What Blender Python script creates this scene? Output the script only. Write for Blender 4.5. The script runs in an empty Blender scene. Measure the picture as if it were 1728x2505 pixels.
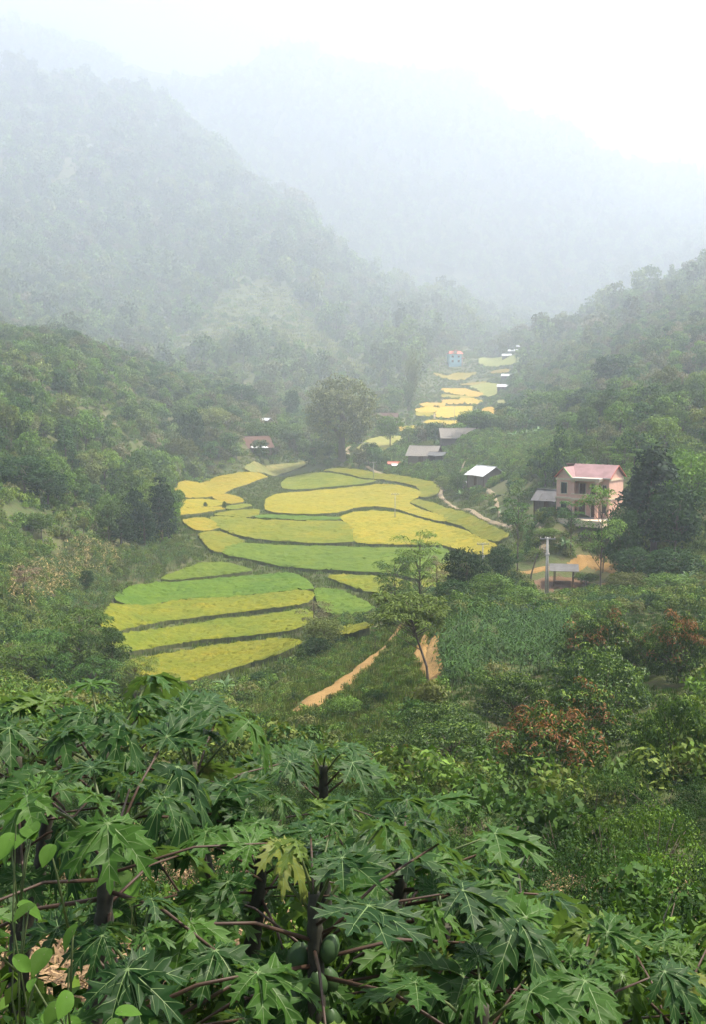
import bpy, math, random
import numpy as np
from mathutils import Vector, Matrix, Euler, geometry as mgeo

SC = bpy.context.scene
COL = SC.collection
RNG = np.random.default_rng(7)
random.seed(7)

# ------------------------------------------------------------------ camera, sky, sun, exposure
FOC, CX, CY = 2686.0, 864.0, 1252.5           # focal length and centre in photograph pixels
PITCH = math.atan((CY - 960.0) / FOC)
cam = bpy.data.cameras.new('camera')
cam.sensor_fit = 'VERTICAL'
cam.angle = 2 * math.atan(1252.5 / FOC)
cam.clip_start, cam.clip_end = 0.1, 12000
camo = bpy.data.objects.new('camera', cam)
COL.objects.link(camo)
camo.rotation_euler = (math.pi / 2 - PITCH, 0, 0)
SC.camera = camo

SUN_EL, SUN_AZ = math.radians(64), math.radians(83)   # azimuth clockwise from the view direction
world = bpy.data.worlds.new('World')
SC.world = world
world.use_nodes = True
wn = world.node_tree.nodes
sky = wn.new('ShaderNodeTexSky')
sky.sky_type = 'NISHITA'
sky.sun_disc = False
sky.sun_elevation, sky.sun_rotation = SUN_EL, SUN_AZ
sky.air_density, sky.dust_density, sky.ozone_density = 1.0, 4.0, 1.0
world.node_tree.links.new(sky.outputs[0], wn['Background'].inputs[0])
wn['Background'].inputs[1].default_value = 0.1
sl = bpy.data.lights.new('sun', 'SUN')
sl.energy, sl.angle, sl.color = 5.0, math.radians(0.7), (1.0, 0.92, 0.79)
so = bpy.data.objects.new('sun', sl)
COL.objects.link(so)
sd = Vector((math.sin(SUN_AZ) * math.cos(SUN_EL), math.cos(SUN_AZ) * math.cos(SUN_EL), math.sin(SUN_EL)))
so.rotation_euler = sd.to_track_quat('Z', 'Y').to_euler()
so.location = (0, 0, 500)
SC.view_settings.view_transform = 'Standard'
SC.view_settings.look = 'None'
SC.view_settings.gamma = 1.0
SC.view_settings.exposure = 1.32
HAZE = 0.00056
cy = SC.cycles
cy.max_bounces, cy.diffuse_bounces, cy.glossy_bounces = 6, 3, 2
cy.transmission_bounces, cy.transparent_max_bounces, cy.volume_bounces = 3, 8, 3
cy.use_denoising = True
cy.caustics_reflective = cy.caustics_refractive = False

# ------------------------------------------------------------------ small helpers
def tag(o, label=None, cat=None, group=None, kind=None):
    if label: o['label'] = label
    if cat: o['category'] = cat
    if group: o['group'] = group
    if kind: o['kind'] = kind
    return o

def mk(name, V, F, mats, midx=None, smooth=False, parent=None, link=True):
    """one mesh object from vertex array and face list / arrays"""
    me = bpy.data.meshes.new(name)
    if isinstance(F, np.ndarray):
        F = [F]
    if len(F) and isinstance(F[0], np.ndarray):
        V = np.asarray(V, dtype=np.float32)
        loops = np.concatenate([f.ravel() for f in F]).astype(np.int32)
        tot = np.concatenate([np.full(len(f), f.shape[1]) for f in F]).astype(np.int32)
        st = np.concatenate([[0], np.cumsum(tot)[:-1]]).astype(np.int32)
        me.vertices.add(len(V)); me.vertices.foreach_set('co', V.ravel())
        me.loops.add(len(loops)); me.loops.foreach_set('vertex_index', loops)
        me.polygons.add(len(tot)); me.polygons.foreach_set('loop_start', st)
        me.polygons.foreach_set('loop_total', tot)
        me.update(calc_edges=True)
    else:
        me.from_pydata([tuple(v) for v in V], [], [tuple(f) for f in F])
        me.update()
    for m in (mats if isinstance(mats, (list, tuple)) else [mats]):
        me.materials.append(m)
    if midx is not None:
        me.polygons.foreach_set('material_index', np.asarray(midx, dtype=np.int32))
    if smooth:
        me.polygons.foreach_set('use_smooth', np.ones(len(me.polygons), dtype=bool))
    o = bpy.data.objects.new(name, me)
    if link: COL.objects.link(o)
    if parent: o.parent = parent
    return o

def empty(name, loc=(0, 0, 0), rz=0.0, scale=1.0, link=True):
    o = bpy.data.objects.new(name, None)
    if link: COL.objects.link(o)
    o.location, o.rotation_euler, o.scale = loc, (0, 0, rz), (scale,) * 3
    o.empty_display_size = 0.3
    return o

def copy_tree(o, parent=None):
    c = o.copy()
    COL.objects.link(c)
    c.parent = parent
    for ch in o.children:
        copy_tree(ch, c)
    return c

class MB:
    """collects boxes, prisms, tubes, then makes ONE mesh object of them"""
    def __init__(s): s.v, s.f = [], []
    def add(s, V, F):
        b = len(s.v); s.v += [tuple(p) for p in V]; s.f += [tuple(i + b for i in f) for f in F]; return s
    def box(s, x0, x1, y0, y1, z0, z1):
        return s.add([(x0,y0,z0),(x1,y0,z0),(x1,y1,z0),(x0,y1,z0),(x0,y0,z1),(x1,y0,z1),(x1,y1,z1),(x0,y1,z1)],
                     [(3,2,1,0),(4,5,6,7),(0,1,5,4),(1,2,6,5),(2,3,7,6),(3,0,4,7)])
    def slab(s, quad, t):
        """a quad (4 points) thickened downwards along its normal"""
        q = [Vector(p) for p in quad]
        n = (q[1]-q[0]).cross(q[3]-q[0]).normalized() * t
        return s.add([*q, *[p - n for p in q]], [(0,1,2,3),(7,6,5,4),(0,4,5,1),(1,5,6,2),(2,6,7,3),(3,7,4,0)])
    def prism(s, poly, y0, y1):
        """polygon in x-z extruded along y"""
        n = len(poly)
        V = [(x, y0, z) for x, z in poly] + [(x, y1, z) for x, z in poly]
        F = [tuple(range(n)), tuple(range(2*n-1, n-1, -1))] + [(i, n+i, n+(i+1)%n, (i+1)%n) for i in range(n)]
        return s.add(V, F)
    def tube(s, pts, rad, n=6):
        V, F = tube(pts, rad, n)
        return s.add(V, F)
    def build(s, name, mat, parent=None, smooth=False):
        return mk(name, s.v, s.f, mat, parent=parent, smooth=smooth)

def tube(pts, rad, n=6):
    pts = [Vector(p) for p in pts]
    V, F = [], []
    k = len(pts)
    for i, p in enumerate(pts):
        d = (pts[min(i+1, k-1)] - pts[max(i-1, 0)]).normalized()
        a = d.cross(Vector((0.31, 0.93, 0.17))).normalized(); b = d.cross(a)
        r = rad[i] if hasattr(rad, '__len__') else rad
        for j in range(n):
            t = 2*math.pi*j/n
            V.append(tuple(p + (a*math.cos(t) + b*math.sin(t))*r))
    for i in range(k-1):
        for j in range(n):
            F.append((i*n+j, i*n+(j+1)%n, (i+1)*n+(j+1)%n, (i+1)*n+j))
    F.append(tuple(range(n-1, -1, -1))); F.append(tuple((k-1)*n+j for j in range(n)))
    return V, F

# value noise (numpy)
_PERM = RNG.random((256, 256))
def vnoise(x, y):
    x, y = np.asarray(x, float), np.asarray(y, float)
    xi, yi = np.floor(x).astype(int), np.floor(y).astype(int)
    fx, fy = x - xi, y - yi
    fx, fy = fx*fx*(3-2*fx), fy*fy*(3-2*fy)
    a, b = _PERM[xi & 255, yi & 255], _PERM[(xi+1) & 255, yi & 255]
    c, d = _PERM[xi & 255, (yi+1) & 255], _PERM[(xi+1) & 255, (yi+1) & 255]
    return (a*(1-fx)+b*fx)*(1-fy) + (c*(1-fx)+d*fx)*fy - 0.5
def fbm(x, y, o=4):
    return sum(vnoise(x*2**k + 17*k, y*2**k + 31*k) / 2**k for k in range(o))

# ------------------------------------------------------------------ materials
def newmat(name):
    m = bpy.data.materials.new(name); m.use_nodes = True
    nt = m.node_tree
    return m, nt, nt.nodes['Principled BSDF']
def col4(c): return (*c, 1.0)
def ramp(nt, fac, stops):
    r = nt.nodes.new('ShaderNodeValToRGB')
    e = r.color_ramp.elements
    while len(e) < len(stops): e.new(0.5)
    for k, (p, c) in enumerate(stops):
        e[k].position, e[k].color = p, col4(c)
    nt.links.new(fac, r.inputs[0])
    return r.outputs[0]
def noise(nt, scale, detail=6.0, rough=0.6, coord='Object', stretch=None):
    t = nt.nodes.new('ShaderNodeTexCoord'); n = nt.nodes.new('ShaderNodeTexNoise')
    n.inputs['Scale'].default_value, n.inputs['Detail'].default_value, n.inputs['Roughness'].default_value = scale, detail, rough
    src = t.outputs[coord]
    if stretch:
        mp = nt.nodes.new('ShaderNodeMapping'); mp.inputs['Scale'].default_value = stretch
        nt.links.new(src, mp.inputs[0]); src = mp.outputs[0]
    nt.links.new(src, n.inputs['Vector'])
    return n.outputs['Fac']
def mix(nt, fac, a, b, mode='MIX'):
    m = nt.nodes.new('ShaderNodeMix'); m.data_type = 'RGBA'; m.blend_type = mode
    for s, v in ((m.inputs[0], fac), (m.inputs[6], a), (m.inputs[7], b)):
        if hasattr(v, 'is_output'): nt.links.new(v, s)
        elif isinstance(v, tuple): s.default_value = col4(v)
        else: s.default_value = v
    return m.outputs[2]
def bump(nt, bsdf, h, strength, dist):
    b = nt.nodes.new('ShaderNodeBump'); b.inputs['Strength'].default_value, b.inputs['Distance'].default_value = strength, dist
    nt.links.new(h, b.inputs['Height']); nt.links.new(b.outputs[0], bsdf.inputs['Normal'])
def plain(name, c, rough=0.7, var=0.25, scale=3.0, spec=0.3, bmp=0.0, metal=0.0, stretch=None):
    m, nt, b = newmat(name)
    f = noise(nt, scale, stretch=stretch)
    lo, hi = tuple(x*(1-var) for x in c), tuple(min(1, x*(1+var)) for x in c)
    nt.links.new(ramp(nt, f, [(0.3, lo), (0.7, hi)]), b.inputs['Base Color'])
    b.inputs['Roughness'].default_value, b.inputs['Specular IOR Level'].default_value, b.inputs['Metallic'].default_value = rough, spec, metal
    if bmp: bump(nt, b, f, 1.0, bmp)
    return m
def leafmat(name, c1, c2, rough=0.6, trans=0.2, spec=0.15, objvar=0.35, tint=None):
    """leaf material: each leaf (mesh island) its own shade, each plant its own tone"""
    m, nt, b = newmat(name)
    g = nt.nodes.new('ShaderNodeNewGeometry'); oi = nt.nodes.new('ShaderNodeObjectInfo')
    c = ramp(nt, g.outputs['Random Per Island'], [(0.0, c1), (0.85, c2), (1.0, tuple(x*1.35 for x in c2))])
    if tint:
        c = mix(nt, oi.outputs['Random'], c, tint, 'MIX') if False else c
        r = nt.nodes.new('ShaderNodeMapRange'); r.inputs[1].default_value, r.inputs[2].default_value = 0.55, 1.0
        r.inputs[3].default_value, r.inputs[4].default_value = 0.0, 0.75
        nt.links.new(oi.outputs['Random'], r.inputs[0]); c = mix(nt, r.outputs[0], c, tint)
    h = nt.nodes.new('ShaderNodeHueSaturation')
    mr = nt.nodes.new('ShaderNodeMapRange'); mr.inputs[3].default_value, mr.inputs[4].default_value = 1-objvar, 1+objvar
    ml = nt.nodes.new('ShaderNodeMath'); ml.operation = 'FRACT'
    mm = nt.nodes.new('ShaderNodeMath'); mm.operation = 'MULTIPLY'; mm.inputs[1].default_value = 7.31
    nt.links.new(oi.outputs['Random'], mm.inputs[0]); nt.links.new(mm.outputs[0], ml.inputs[0])
    nt.links.new(ml.outputs[0], mr.inputs[0]); nt.links.new(mr.outputs[0], h.inputs['Value'])
    nt.links.new(c, h.inputs['Color'])
    nt.links.new(h.outputs[0], b.inputs['Base Color'])
    b.inputs['Roughness'].default_value, b.inputs['Specular IOR Level'].default_value = rough, spec
    if trans:
        tr = nt.nodes.new('ShaderNodeBsdfTranslucent'); mx = nt.nodes.new('ShaderNodeMixShader')
        lt = mix(nt, 1.0, h.outputs[0], (1.5, 1.6, 0.7), 'MULTIPLY')
        nt.links.new(lt, tr.inputs[0]); mx.inputs[0].default_value = trans
        nt.links.new(b.outputs[0], mx.inputs[1]); nt.links.new(tr.outputs[0], mx.inputs[2])
        nt.links.new(mx.outputs[0], nt.nodes['Material Output'].inputs['Surface'])
    return m

M = {}
M['bark'] = plain('bark', (0.13, 0.10, 0.075), 0.9, 0.4, 6, bmp=0.02, stretch=(1, 1, 0.2))
M['bark_pale'] = plain('bark_pale', (0.26, 0.22, 0.17), 0.9, 0.35, 6, bmp=0.02, stretch=(1, 1, 0.2))
M['leaf_dark'] = leafmat('leaf_dark', (0.02, 0.055, 0.012), (0.062, 0.125, 0.026), tint=(0.07, 0.11, 0.025))
M['leaf_mid'] = leafmat('leaf_mid', (0.05, 0.105, 0.016), (0.125, 0.205, 0.034), tint=(0.17, 0.17, 0.045))
M['leaf_light'] = leafmat('leaf_light', (0.06, 0.13, 0.014), (0.13, 0.22, 0.03), tint=(0.16, 0.2, 0.03))
M['leaf_olive'] = leafmat('leaf_olive', (0.08, 0.095, 0.035), (0.16, 0.17, 0.075), tint=(0.18, 0.15, 0.085))
M['leaf_dry'] = leafmat('leaf_dry', (0.12, 0.08, 0.05), (0.2, 0.14, 0.08), trans=0.1)
M['leaf_lychee'] = leafmat('leaf_lychee', (0.018, 0.047, 0.007), (0.062, 0.118, 0.018), rough=0.45, spec=0.3, objvar=0.2)
M['leaf_red'] = leafmat('leaf_red', (0.13, 0.06, 0.022), (0.24, 0.115, 0.05), objvar=0.15)
M['leaf_forest'] = leafmat('leaf_forest', (0.05, 0.10, 0.02), (0.16, 0.22, 0.055), trans=0.15, objvar=0.5, tint=(0.16, 0.16, 0.045))
M['leaf_grass'] = leafmat('leaf_grass', (0.055, 0.10, 0.015), (0.14, 0.18, 0.035), trans=0.2, tint=(0.17, 0.15, 0.07))
M['leaf_maize'] = leafmat('leaf_maize', (0.016, 0.05, 0.009), (0.045, 0.095, 0.016), rough=0.6, trans=0.2)
M['leaf_maize_dry'] = leafmat('leaf_maize_dry', (0.16, 0.14, 0.05), (0.30, 0.22, 0.09), trans=0.2, tint=(0.11, 0.15, 0.04))
M['leaf_banana'] = leafmat('leaf_banana', (0.06, 0.13, 0.03), (0.13, 0.22, 0.06), rough=0.4, spec=0.35)
M['near_dark'] = leafmat('near_dark', (0.011, 0.034, 0.008), (0.034, 0.075, 0.016))
M['leaf_conifer'] = leafmat('leaf_conifer', (0.009, 0.027, 0.010), (0.028, 0.058, 0.019), objvar=.2)
M['leaf_flush_lit'] = leafmat('leaf_flush_lit', (0.075, 0.135, 0.016), (0.16, 0.235, 0.034), objvar=.2, spec=.25)  # new-growth green, lightened to stand for sunlit tuft tops
M['near_mid'] = leafmat('near_mid', (0.02, 0.055, 0.009), (0.058, 0.115, 0.018))
M['near_light'] = leafmat('near_light', (0.055, 0.12, 0.014), (0.12, 0.20, 0.028))
M['straw'] = leafmat('straw', (0.12, 0.075, 0.042), (0.26, 0.175, 0.095), trans=0.1, rough=0.7)

# ------------------------------------------------------------------ terrain: one height field through surveyed points
def ray(px, py):
    a, b = (px - CX) / FOC, (CY - py) / FOC
    return np.array([a, math.cos(PITCH) + b*math.sin(PITCH), -math.sin(PITCH) + b*math.cos(PITCH)])
def far(d, px=0, py=2000):
    """the hills beyond the farms stand farther off than the fields suggest"""
    x = max(0.0, d-450.0)
    k = max(0.0, min(1.0, (px-890)/80.0, (1335-px)/50.0)) * (py >= 836)      # the valley floor itself keeps nearer
    return d + (1.8 - 1.0*k)*x*x/(x+150.0)
def at(px, py, d):
    r = ray(px, py); return r * (far(d, px) / r[1])
def survey(px, py, d):
    r = ray(px, py); return r * (far(d, px, py) / r[1])
def atz(px, py, z):
    r = ray(px, py); return r * (z / r[2])
S = []
for p in [(0,-6,-1.6),(-1.5,-5,-1.6),(1.5,-5,-1.6),(0,.8,-1.75),(-3,.8,-1.7),(3,.8,-1.8),(0,2.6,-3.6),(-4,2.6,-3.4),(4,2.6,-3.8),
          (0,5,-4.3),(-5,5,-4.1),(5,5,-4.6),(0,9,-4.9),(-7,9,-4.6),(7,9,-5.4)]:
    S.append(np.array(p, float))
for p in [(400,2330,13),(1200,2340,13),(1650,2320,14),(1400,2175,22),(1650,2080,24),(600,1890,33),(1100,1985,34),(200,1800,45),(100,1720,88),(250,1735,105),
          (500,1745,95),(650,1770,80),(700,1850,58),(1080,1890,50),(1340,1960,42),(1275,1760,62),(1500,1750,62),(1650,1800,50),
          (1650,1650,75),(1690,1500,110),(1200,1650,82),(1250,1540,105),(1400,1540,105),(1060,1700,75),(1050,1580,96),(1070,1510,112),
          (785,1712,82),(880,1620,97),(990,1532,115),(850,1570,122),(760,1600,126),(700,1640,124),(620,1690,116),
          (1342,1450,163),(1385,1420,168),(1440,1360,180),(1300,1395,172),(1690,1420,150),(1560,1400,165),(1150,1500,125),(1250,1480,140),
          (1450,1470,140),(1600,1480,125),(1440,1275,187),(1340,1260,192),(1600,1300,175),(1690,1200,190),(1190,1190,345),(1150,1235,325),
          (1250,1230,280),(1250,1150,350),(1350,1130,300),(1500,1080,290),(1650,1050,290),(1150,1100,430),(1040,1125,440),(1130,1085,470),
          (920,1130,470),(830,1125,480),(920,1060,540),(1000,1085,510),(1060,1050,590),(1120,1000,680),(1060,960,770),(1150,930,850),
          (1100,910,880),(1220,880,980),(1250,840,1120),(1112,885,900),(1250,1020,560),(1400,1000,480),(1600,950,450),(1690,850,520),
          (1400,900,600),(1550,800,660),(1690,700,760),(1500,775,780),(1400,810,800),(1300,845,840),(1690,780,950),(1500,830,960),(1350,860,960),
          (600,1085,480),(620,1125,470),(420,1150,420),(440,1200,360),(330,1330,235),(250,1390,205),(170,1480,165),(60,1520,140),(100,1350,200),
          (60,1250,215),(250,1270,270),(350,1200,330),(200,1130,330),(60,1080,300),(300,1020,420),(60,950,380),(500,1020,500),(220,900,500),
          (30,850,560),(220,880,570),(430,920,580),(600,990,570),(700,1040,560),(100,875,680),(420,910,670),(600,960,650),(400,850,760),
          (620,870,720),(800,900,700),(900,930,690),(950,980,650),(850,1010,620),(100,750,850),(400,700,900),(620,720,880),(800,800,830),
          (1000,850,860),(200,550,1000),(500,480,1050),(750,600,1000),(900,720,960),(30,238,1250),(200,228,1260),(370,262,1250),(470,345,1230),
          (560,415,1210),(740,545,1160),(900,660,1110),(1000,735,1080),(1130,815,1060),(30,430,1345),(370,470,1345),(740,660,1300),(1000,760,1230),
          (30,108,1450),(140,165,1450),(300,240,1450),(440,300,1450),(530,300,1450),(640,250,1450),(740,228,1450),(900,248,1450),(1130,272,1450),(1290,345,1450),
          (1420,402,1430),(1530,500,1410),(1690,530,1410),(700,480,1370),(1100,450,1380),(1300,550,1350),(1600,600,1320),(1250,690,1300),
          (1250,780,1200),(1100,775,1220),(1450,720,1250),(300,330,1390),
          (2300,900,420),(2300,500,800),(2400,1300,150),(2300,1100,260),(2400,1700,50),(2500,2300,14),(2300,420,1410),
          (-700,215,1250),(-600,750,500),(-600,1150,190),(-600,1700,60),(-600,2300,13),(-600,450,900),(-600,50,1450)]:
    S.append(survey(*p))
for p in [(250,1640,-36),(400,1690,-36),(600,1640,-36),(300,1440,-36),(500,1400,-36),(740,1440,-36),(850,1500,-36),(900,1420,-36),(560,1330,-35.7),
          (1000,1400,-36),(1080,1450,-36),(1150,1350,-35.6),(968,1275,-35.4),(700,1250,-35.3),(500,1240,-35),(440,1170,-34.5),(650,1150,-34),
          (900,1165,-34),(1060,1200,-34),(1180,1310,-34),(1150,1250,-32.5),(1300,1332,-29.5)]:
    S.append(atz(*p))
S = np.array(S)
AX, AV = 4.0, 1.5
def prm(X, Y):
    return X / (Y + 8.0) * AX, np.log(Y + 12.0) * AV
_cw, _cv = prm(S[:, 0], S[:, 1])
_cs = S[:, 2] / (S[:, 1] + 8.0)
_n = len(S)
_D = np.sqrt((_cw[:, None]-_cw[None])**2 + (_cv[:, None]-_cv[None])**2 + 0.05**2)
_A = np.zeros((_n+3, _n+3)); _A[:_n, :_n] = _D + 1e-3*np.eye(_n)
_A[:_n, _n:] = np.stack([np.ones(_n), _cw, _cv], 1); _A[_n:, :_n] = _A[:_n, _n:].T
_c = np.linalg.solve(_A, np.concatenate([_cs, np.zeros(3)]))
def T0(X, Y):
    """smooth terrain height"""
    X, Y = np.atleast_1d(np.asarray(X, float)), np.atleast_1d(np.asarray(Y, float))
    out = np.empty(len(X))
    for i in range(0, len(X), 4000):
        w, v = prm(X[i:i+4000], Y[i:i+4000])
        D = np.sqrt((w[:, None]-_cw[None])**2 + (v[:, None]-_cv[None])**2 + 0.05**2)
        out[i:i+4000] = (D @ _c[:_n] + _c[_n] + _c[_n+1]*w + _c[_n+2]*v) * (Y[i:i+4000] + 8.0)
    return out
# grid of the height field in (sideways ratio, log distance); look-ups are bilinear
GU, GV = 380, 560
_u = np.linspace(-0.66, 0.66, GU)
_v = np.linspace(math.log(6.0), math.log(3200.0), GV)      # ln(Y+12)
_UU, _VV = np.meshgrid(_u, _v)
_GY = np.exp(_VV) - 12.0; _GX = _UU * (_GY + 8.0)
_GZ = T0(_GX.ravel(), _GY.ravel()).reshape(GV, GU)
def flatness(X, Y, Z):
    # valley floor stays smooth: 0 there, 1 on slopes
    base = np.where(Y < 480, -34.5, -34.5 + (Y-480)*0.06)
    return np.clip((Z - base - 1.0) / 14.0, 0.0, 1.0) * np.clip((Y-6)/30.0, 0.15, 1)
_GS = _GZ.copy()
_fl = flatness(_GX, _GY, _GZ)
_amp = np.clip(_GY * 0.014, 0.15, 42.0)
_pxc = CX + _GX/np.maximum(_GY, 1)*FOC*math.cos(PITCH)
_vc = np.interp(_GY, [400, 520, 640, 800, 1000, 1200, 1700], [960, 1000, 1070, 1095, 1120, 1180, 1250])
_fl = _fl*np.where((_GY > 400) & (_GY < 1800), np.clip((np.abs(_pxc-_vc)-110)/110, .04, 1), 1)
_GZ = _GZ + _fl * (_amp * 1.6 * fbm(_GX/np.clip(_GY*.10, 3, 230), _GY/np.clip(_GY*.10, 3, 230), 4)) \
    + 0.16 * fbm(_GX/1.7, _GY/1.7, 3) * np.clip(_GY/10, .3, 2)
def T(X, Y, G=None):
    G = _GZ if G is None else G
    X, Y = np.atleast_1d(np.asarray(X, float)), np.atleast_1d(np.asarray(Y, float))
    fu = np.clip((X/(Y+8.0) - _u[0]) / (_u[1]-_u[0]), 0, GU-1.001)
    fv = np.clip((np.log(Y+12.0) - _v[0]) / (_v[1]-_v[0]), 0, GV-1.001)
    i, j = fv.astype(int), fu.astype(int); a, b = fv-i, fu-j
    return (G[i, j]*(1-b)+G[i, j+1]*b)*(1-a) + (G[i+1, j]*(1-b)+G[i+1, j+1]*b)*a
def G(px, py, smooth=True, dmin=4.0):
    """where the view ray through photograph pixel (px, py) meets the ground"""
    r = ray(px, py); r = r / r[1]
    Y = np.exp(np.linspace(math.log(dmin), math.log(3150), 3000))
    h = r[2]*Y - T(r[0]*Y, Y, _GS if smooth else _GZ)
    k = np.argmax(h < 0)
    if h[k] >= 0: return None
    if k == 0: y = Y[0]
    else: y = Y[k-1] + (Y[k]-Y[k-1]) * h[k-1]/(h[k-1]-h[k])
    return np.array([r[0]*y, y, r[2]*y])
def gz(x, y): return float(T(x, y)[0])
def spot(px, d):
    """ground point in the direction of column px at distance d"""
    d = far(d, px); x = (px - CX)/FOC * d / math.cos(PITCH)
    return np.array([x, d, gz(x, d)])
def topz(px, py, d): return at(px, py, d)[2]

m, nt, b = newmat('ground')
n1, n2, n3 = noise(nt, 0.035, 8, 0.65), noise(nt, 0.6, 8, 0.7), noise(nt, 6.0, 5, 0.7)
c = ramp(nt, n1, [(0.32, (0.06, 0.09, 0.028)), (0.5, (0.095, 0.115, 0.04)), (0.68, (0.14, 0.13, 0.06))])
c = mix(nt, ramp(nt, n2, [(0.5, (0, 0, 0)), (0.68, (1, 1, 1))]), c, (0.13, 0.10, 0.055))
c = mix(nt, 0.5, c, ramp(nt, n3, [(0.3, (0.35, 0.35, 0.35)), (0.7, (1.2, 1.2, 1.2))]), 'MULTIPLY')
nt.links.new(c, b.inputs['Base Color']); b.inputs['Roughness'].default_value = 0.95; b.inputs['Specular IOR Level'].default_value = 0.1
bump(nt, b, n2, 1.0, 0.3)
M['ground'] = m
V = np.stack([_GX, _GY, _GZ], -1).reshape(-1, 3)
I = np.arange(GU*GV).reshape(GV, GU)
F = np.stack([I[:-1, :-1], I[:-1, 1:], I[1:, 1:], I[1:, :-1]], -1).reshape(-1, 4)
tag(mk('ground', V, F, M['ground'], smooth=True), 'steep green hillsides and mountains around the valley floor', kind='structure')

# ------------------------------------------------------------------ polygons traced on the ground
def c6(x, y): return (240 + x/2.66, 1120 + y/2.66)
def c7(x, y): return (640 + x/2.28, 1120 + y/2.28)
def c4(x, y): return (550 + x/2.494, 780 + y/2.494)
def cf(x, y): return (960 + x/3.627, 800 + y/3.627)
def c8(x, y): return (860 + x/4.433, 1280 + y/4.433)
def c5(x, y): return (1088 + x/2.494, 780 + y/2.494)
def ground_poly(pp):
    return [G(*p) for p in pp]
def inside(P, poly):
    """points (n,2) in polygon [(x,y)...]"""
    x, y = P[:, 0], P[:, 1]; r = np.zeros(len(P), bool); n = len(poly)
    for i in range(n):
        x0, y0 = poly[i][:2]; x1, y1 = poly[(i+1) % n][:2]
        c = ((y0 > y) != (y1 > y))
        with np.errstate(divide='ignore', invalid='ignore'):
            r ^= c & (x < (x1-x0)*(y-y0)/(y1-y0) + x0)
    return r
def smooth_poly(P, k=2):
    P = np.asarray(P); q = .14
    for _ in range(k):
        Q = np.roll(P, -1, 0)
        P = np.stack([(1-q)*P+q*Q, q*P+(1-q)*Q], 1).reshape(-1, P.shape[1]); q = .25
    return P
def resample(P, s):
    out = []
    for i in range(len(P)):
        a, b = P[i], P[(i+1) % len(P)]; k = max(1, int(round(np.linalg.norm(b-a)/s)))
        out += [a + (b-a)*t/k for t in range(k)]
    return np.array(out)
KEEPOUT = []           # xy polygons where no scatter grows
def ricemat(name, c1, c2, edge):
    m, nt, b = newmat(name)
    a, d, e = noise(nt, 0.09, 5, 0.6), noise(nt, 0.7, 7, 0.75), noise(nt, 3.5, 5, 0.8)
    c = ramp(nt, a, [(0.36, c1), (0.64, c2)])
    c = mix(nt, ramp(nt, noise(nt, .22, 4, .6), [(.52, (0, 0, 0)), (.75, (.6, .6, .6))]), c, tuple(x*y for x, y in zip(c2, (1.35, 1.08, .9))))
    c = mix(nt, 0.8, c, ramp(nt, d, [(0.3, (0.55, 0.68, 0.5)), (0.7, (1.3, 1.18, 1.1))]), 'MULTIPLY')
    c = mix(nt, 0.85, c, ramp(nt, e, [(0.3, (0.5, 0.55, 0.5)), (0.7, (1.35, 1.33, 1.2))]), 'MULTIPLY')
    oi = nt.nodes.new('ShaderNodeObjectInfo'); hs_ = nt.nodes.new('ShaderNodeHueSaturation'); mr = nt.nodes.new('ShaderNodeMapRange'); mr.inputs[3].default_value, mr.inputs[4].default_value = .485, .515
    nt.links.new(oi.outputs['Random'], mr.inputs[0]); nt.links.new(mr.outputs[0], hs_.inputs['Hue']); nt.links.new(c, hs_.inputs['Color']); c = hs_.outputs[0]
    nt.links.new(c, b.inputs['Base Color']); b.inputs['Roughness'].default_value = 0.8; b.inputs['Specular IOR Level'].default_value = 0.15
    bump(nt, b, e, 0.8, 0.12)
    return m
RM = {'green': ricemat('rice_green', (0.068, 0.12, 0.004), (0.10, 0.15, 0.005), 0),
      'lime': ricemat('rice_lime', (0.122, 0.146, 0.004), (0.176, 0.17, 0.005), 0),
      'yellow': ricemat('rice_yellow', (0.215, 0.185, 0.008), (0.27, 0.202, 0.010), 0),
      'gold': ricemat('rice_gold', (0.40, 0.28, 0.035), (0.47, 0.31, 0.045), 0),
      'pale': ricemat('rice_pale', (0.22, 0.23, 0.06), (0.27, 0.26, 0.07), 0),
      'soil': ricemat('rice_stubble', (0.40, 0.27, 0.17), (0.46, 0.33, 0.2), 0),
      'olive': ricemat('rice_fallow', (0.17, 0.18, 0.055), (0.24, 0.21, 0.08), 0)}
M['rice_side'] = plain('rice_side', (0.085, 0.095, 0.028), 0.9, 0.5, 2.0)
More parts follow.
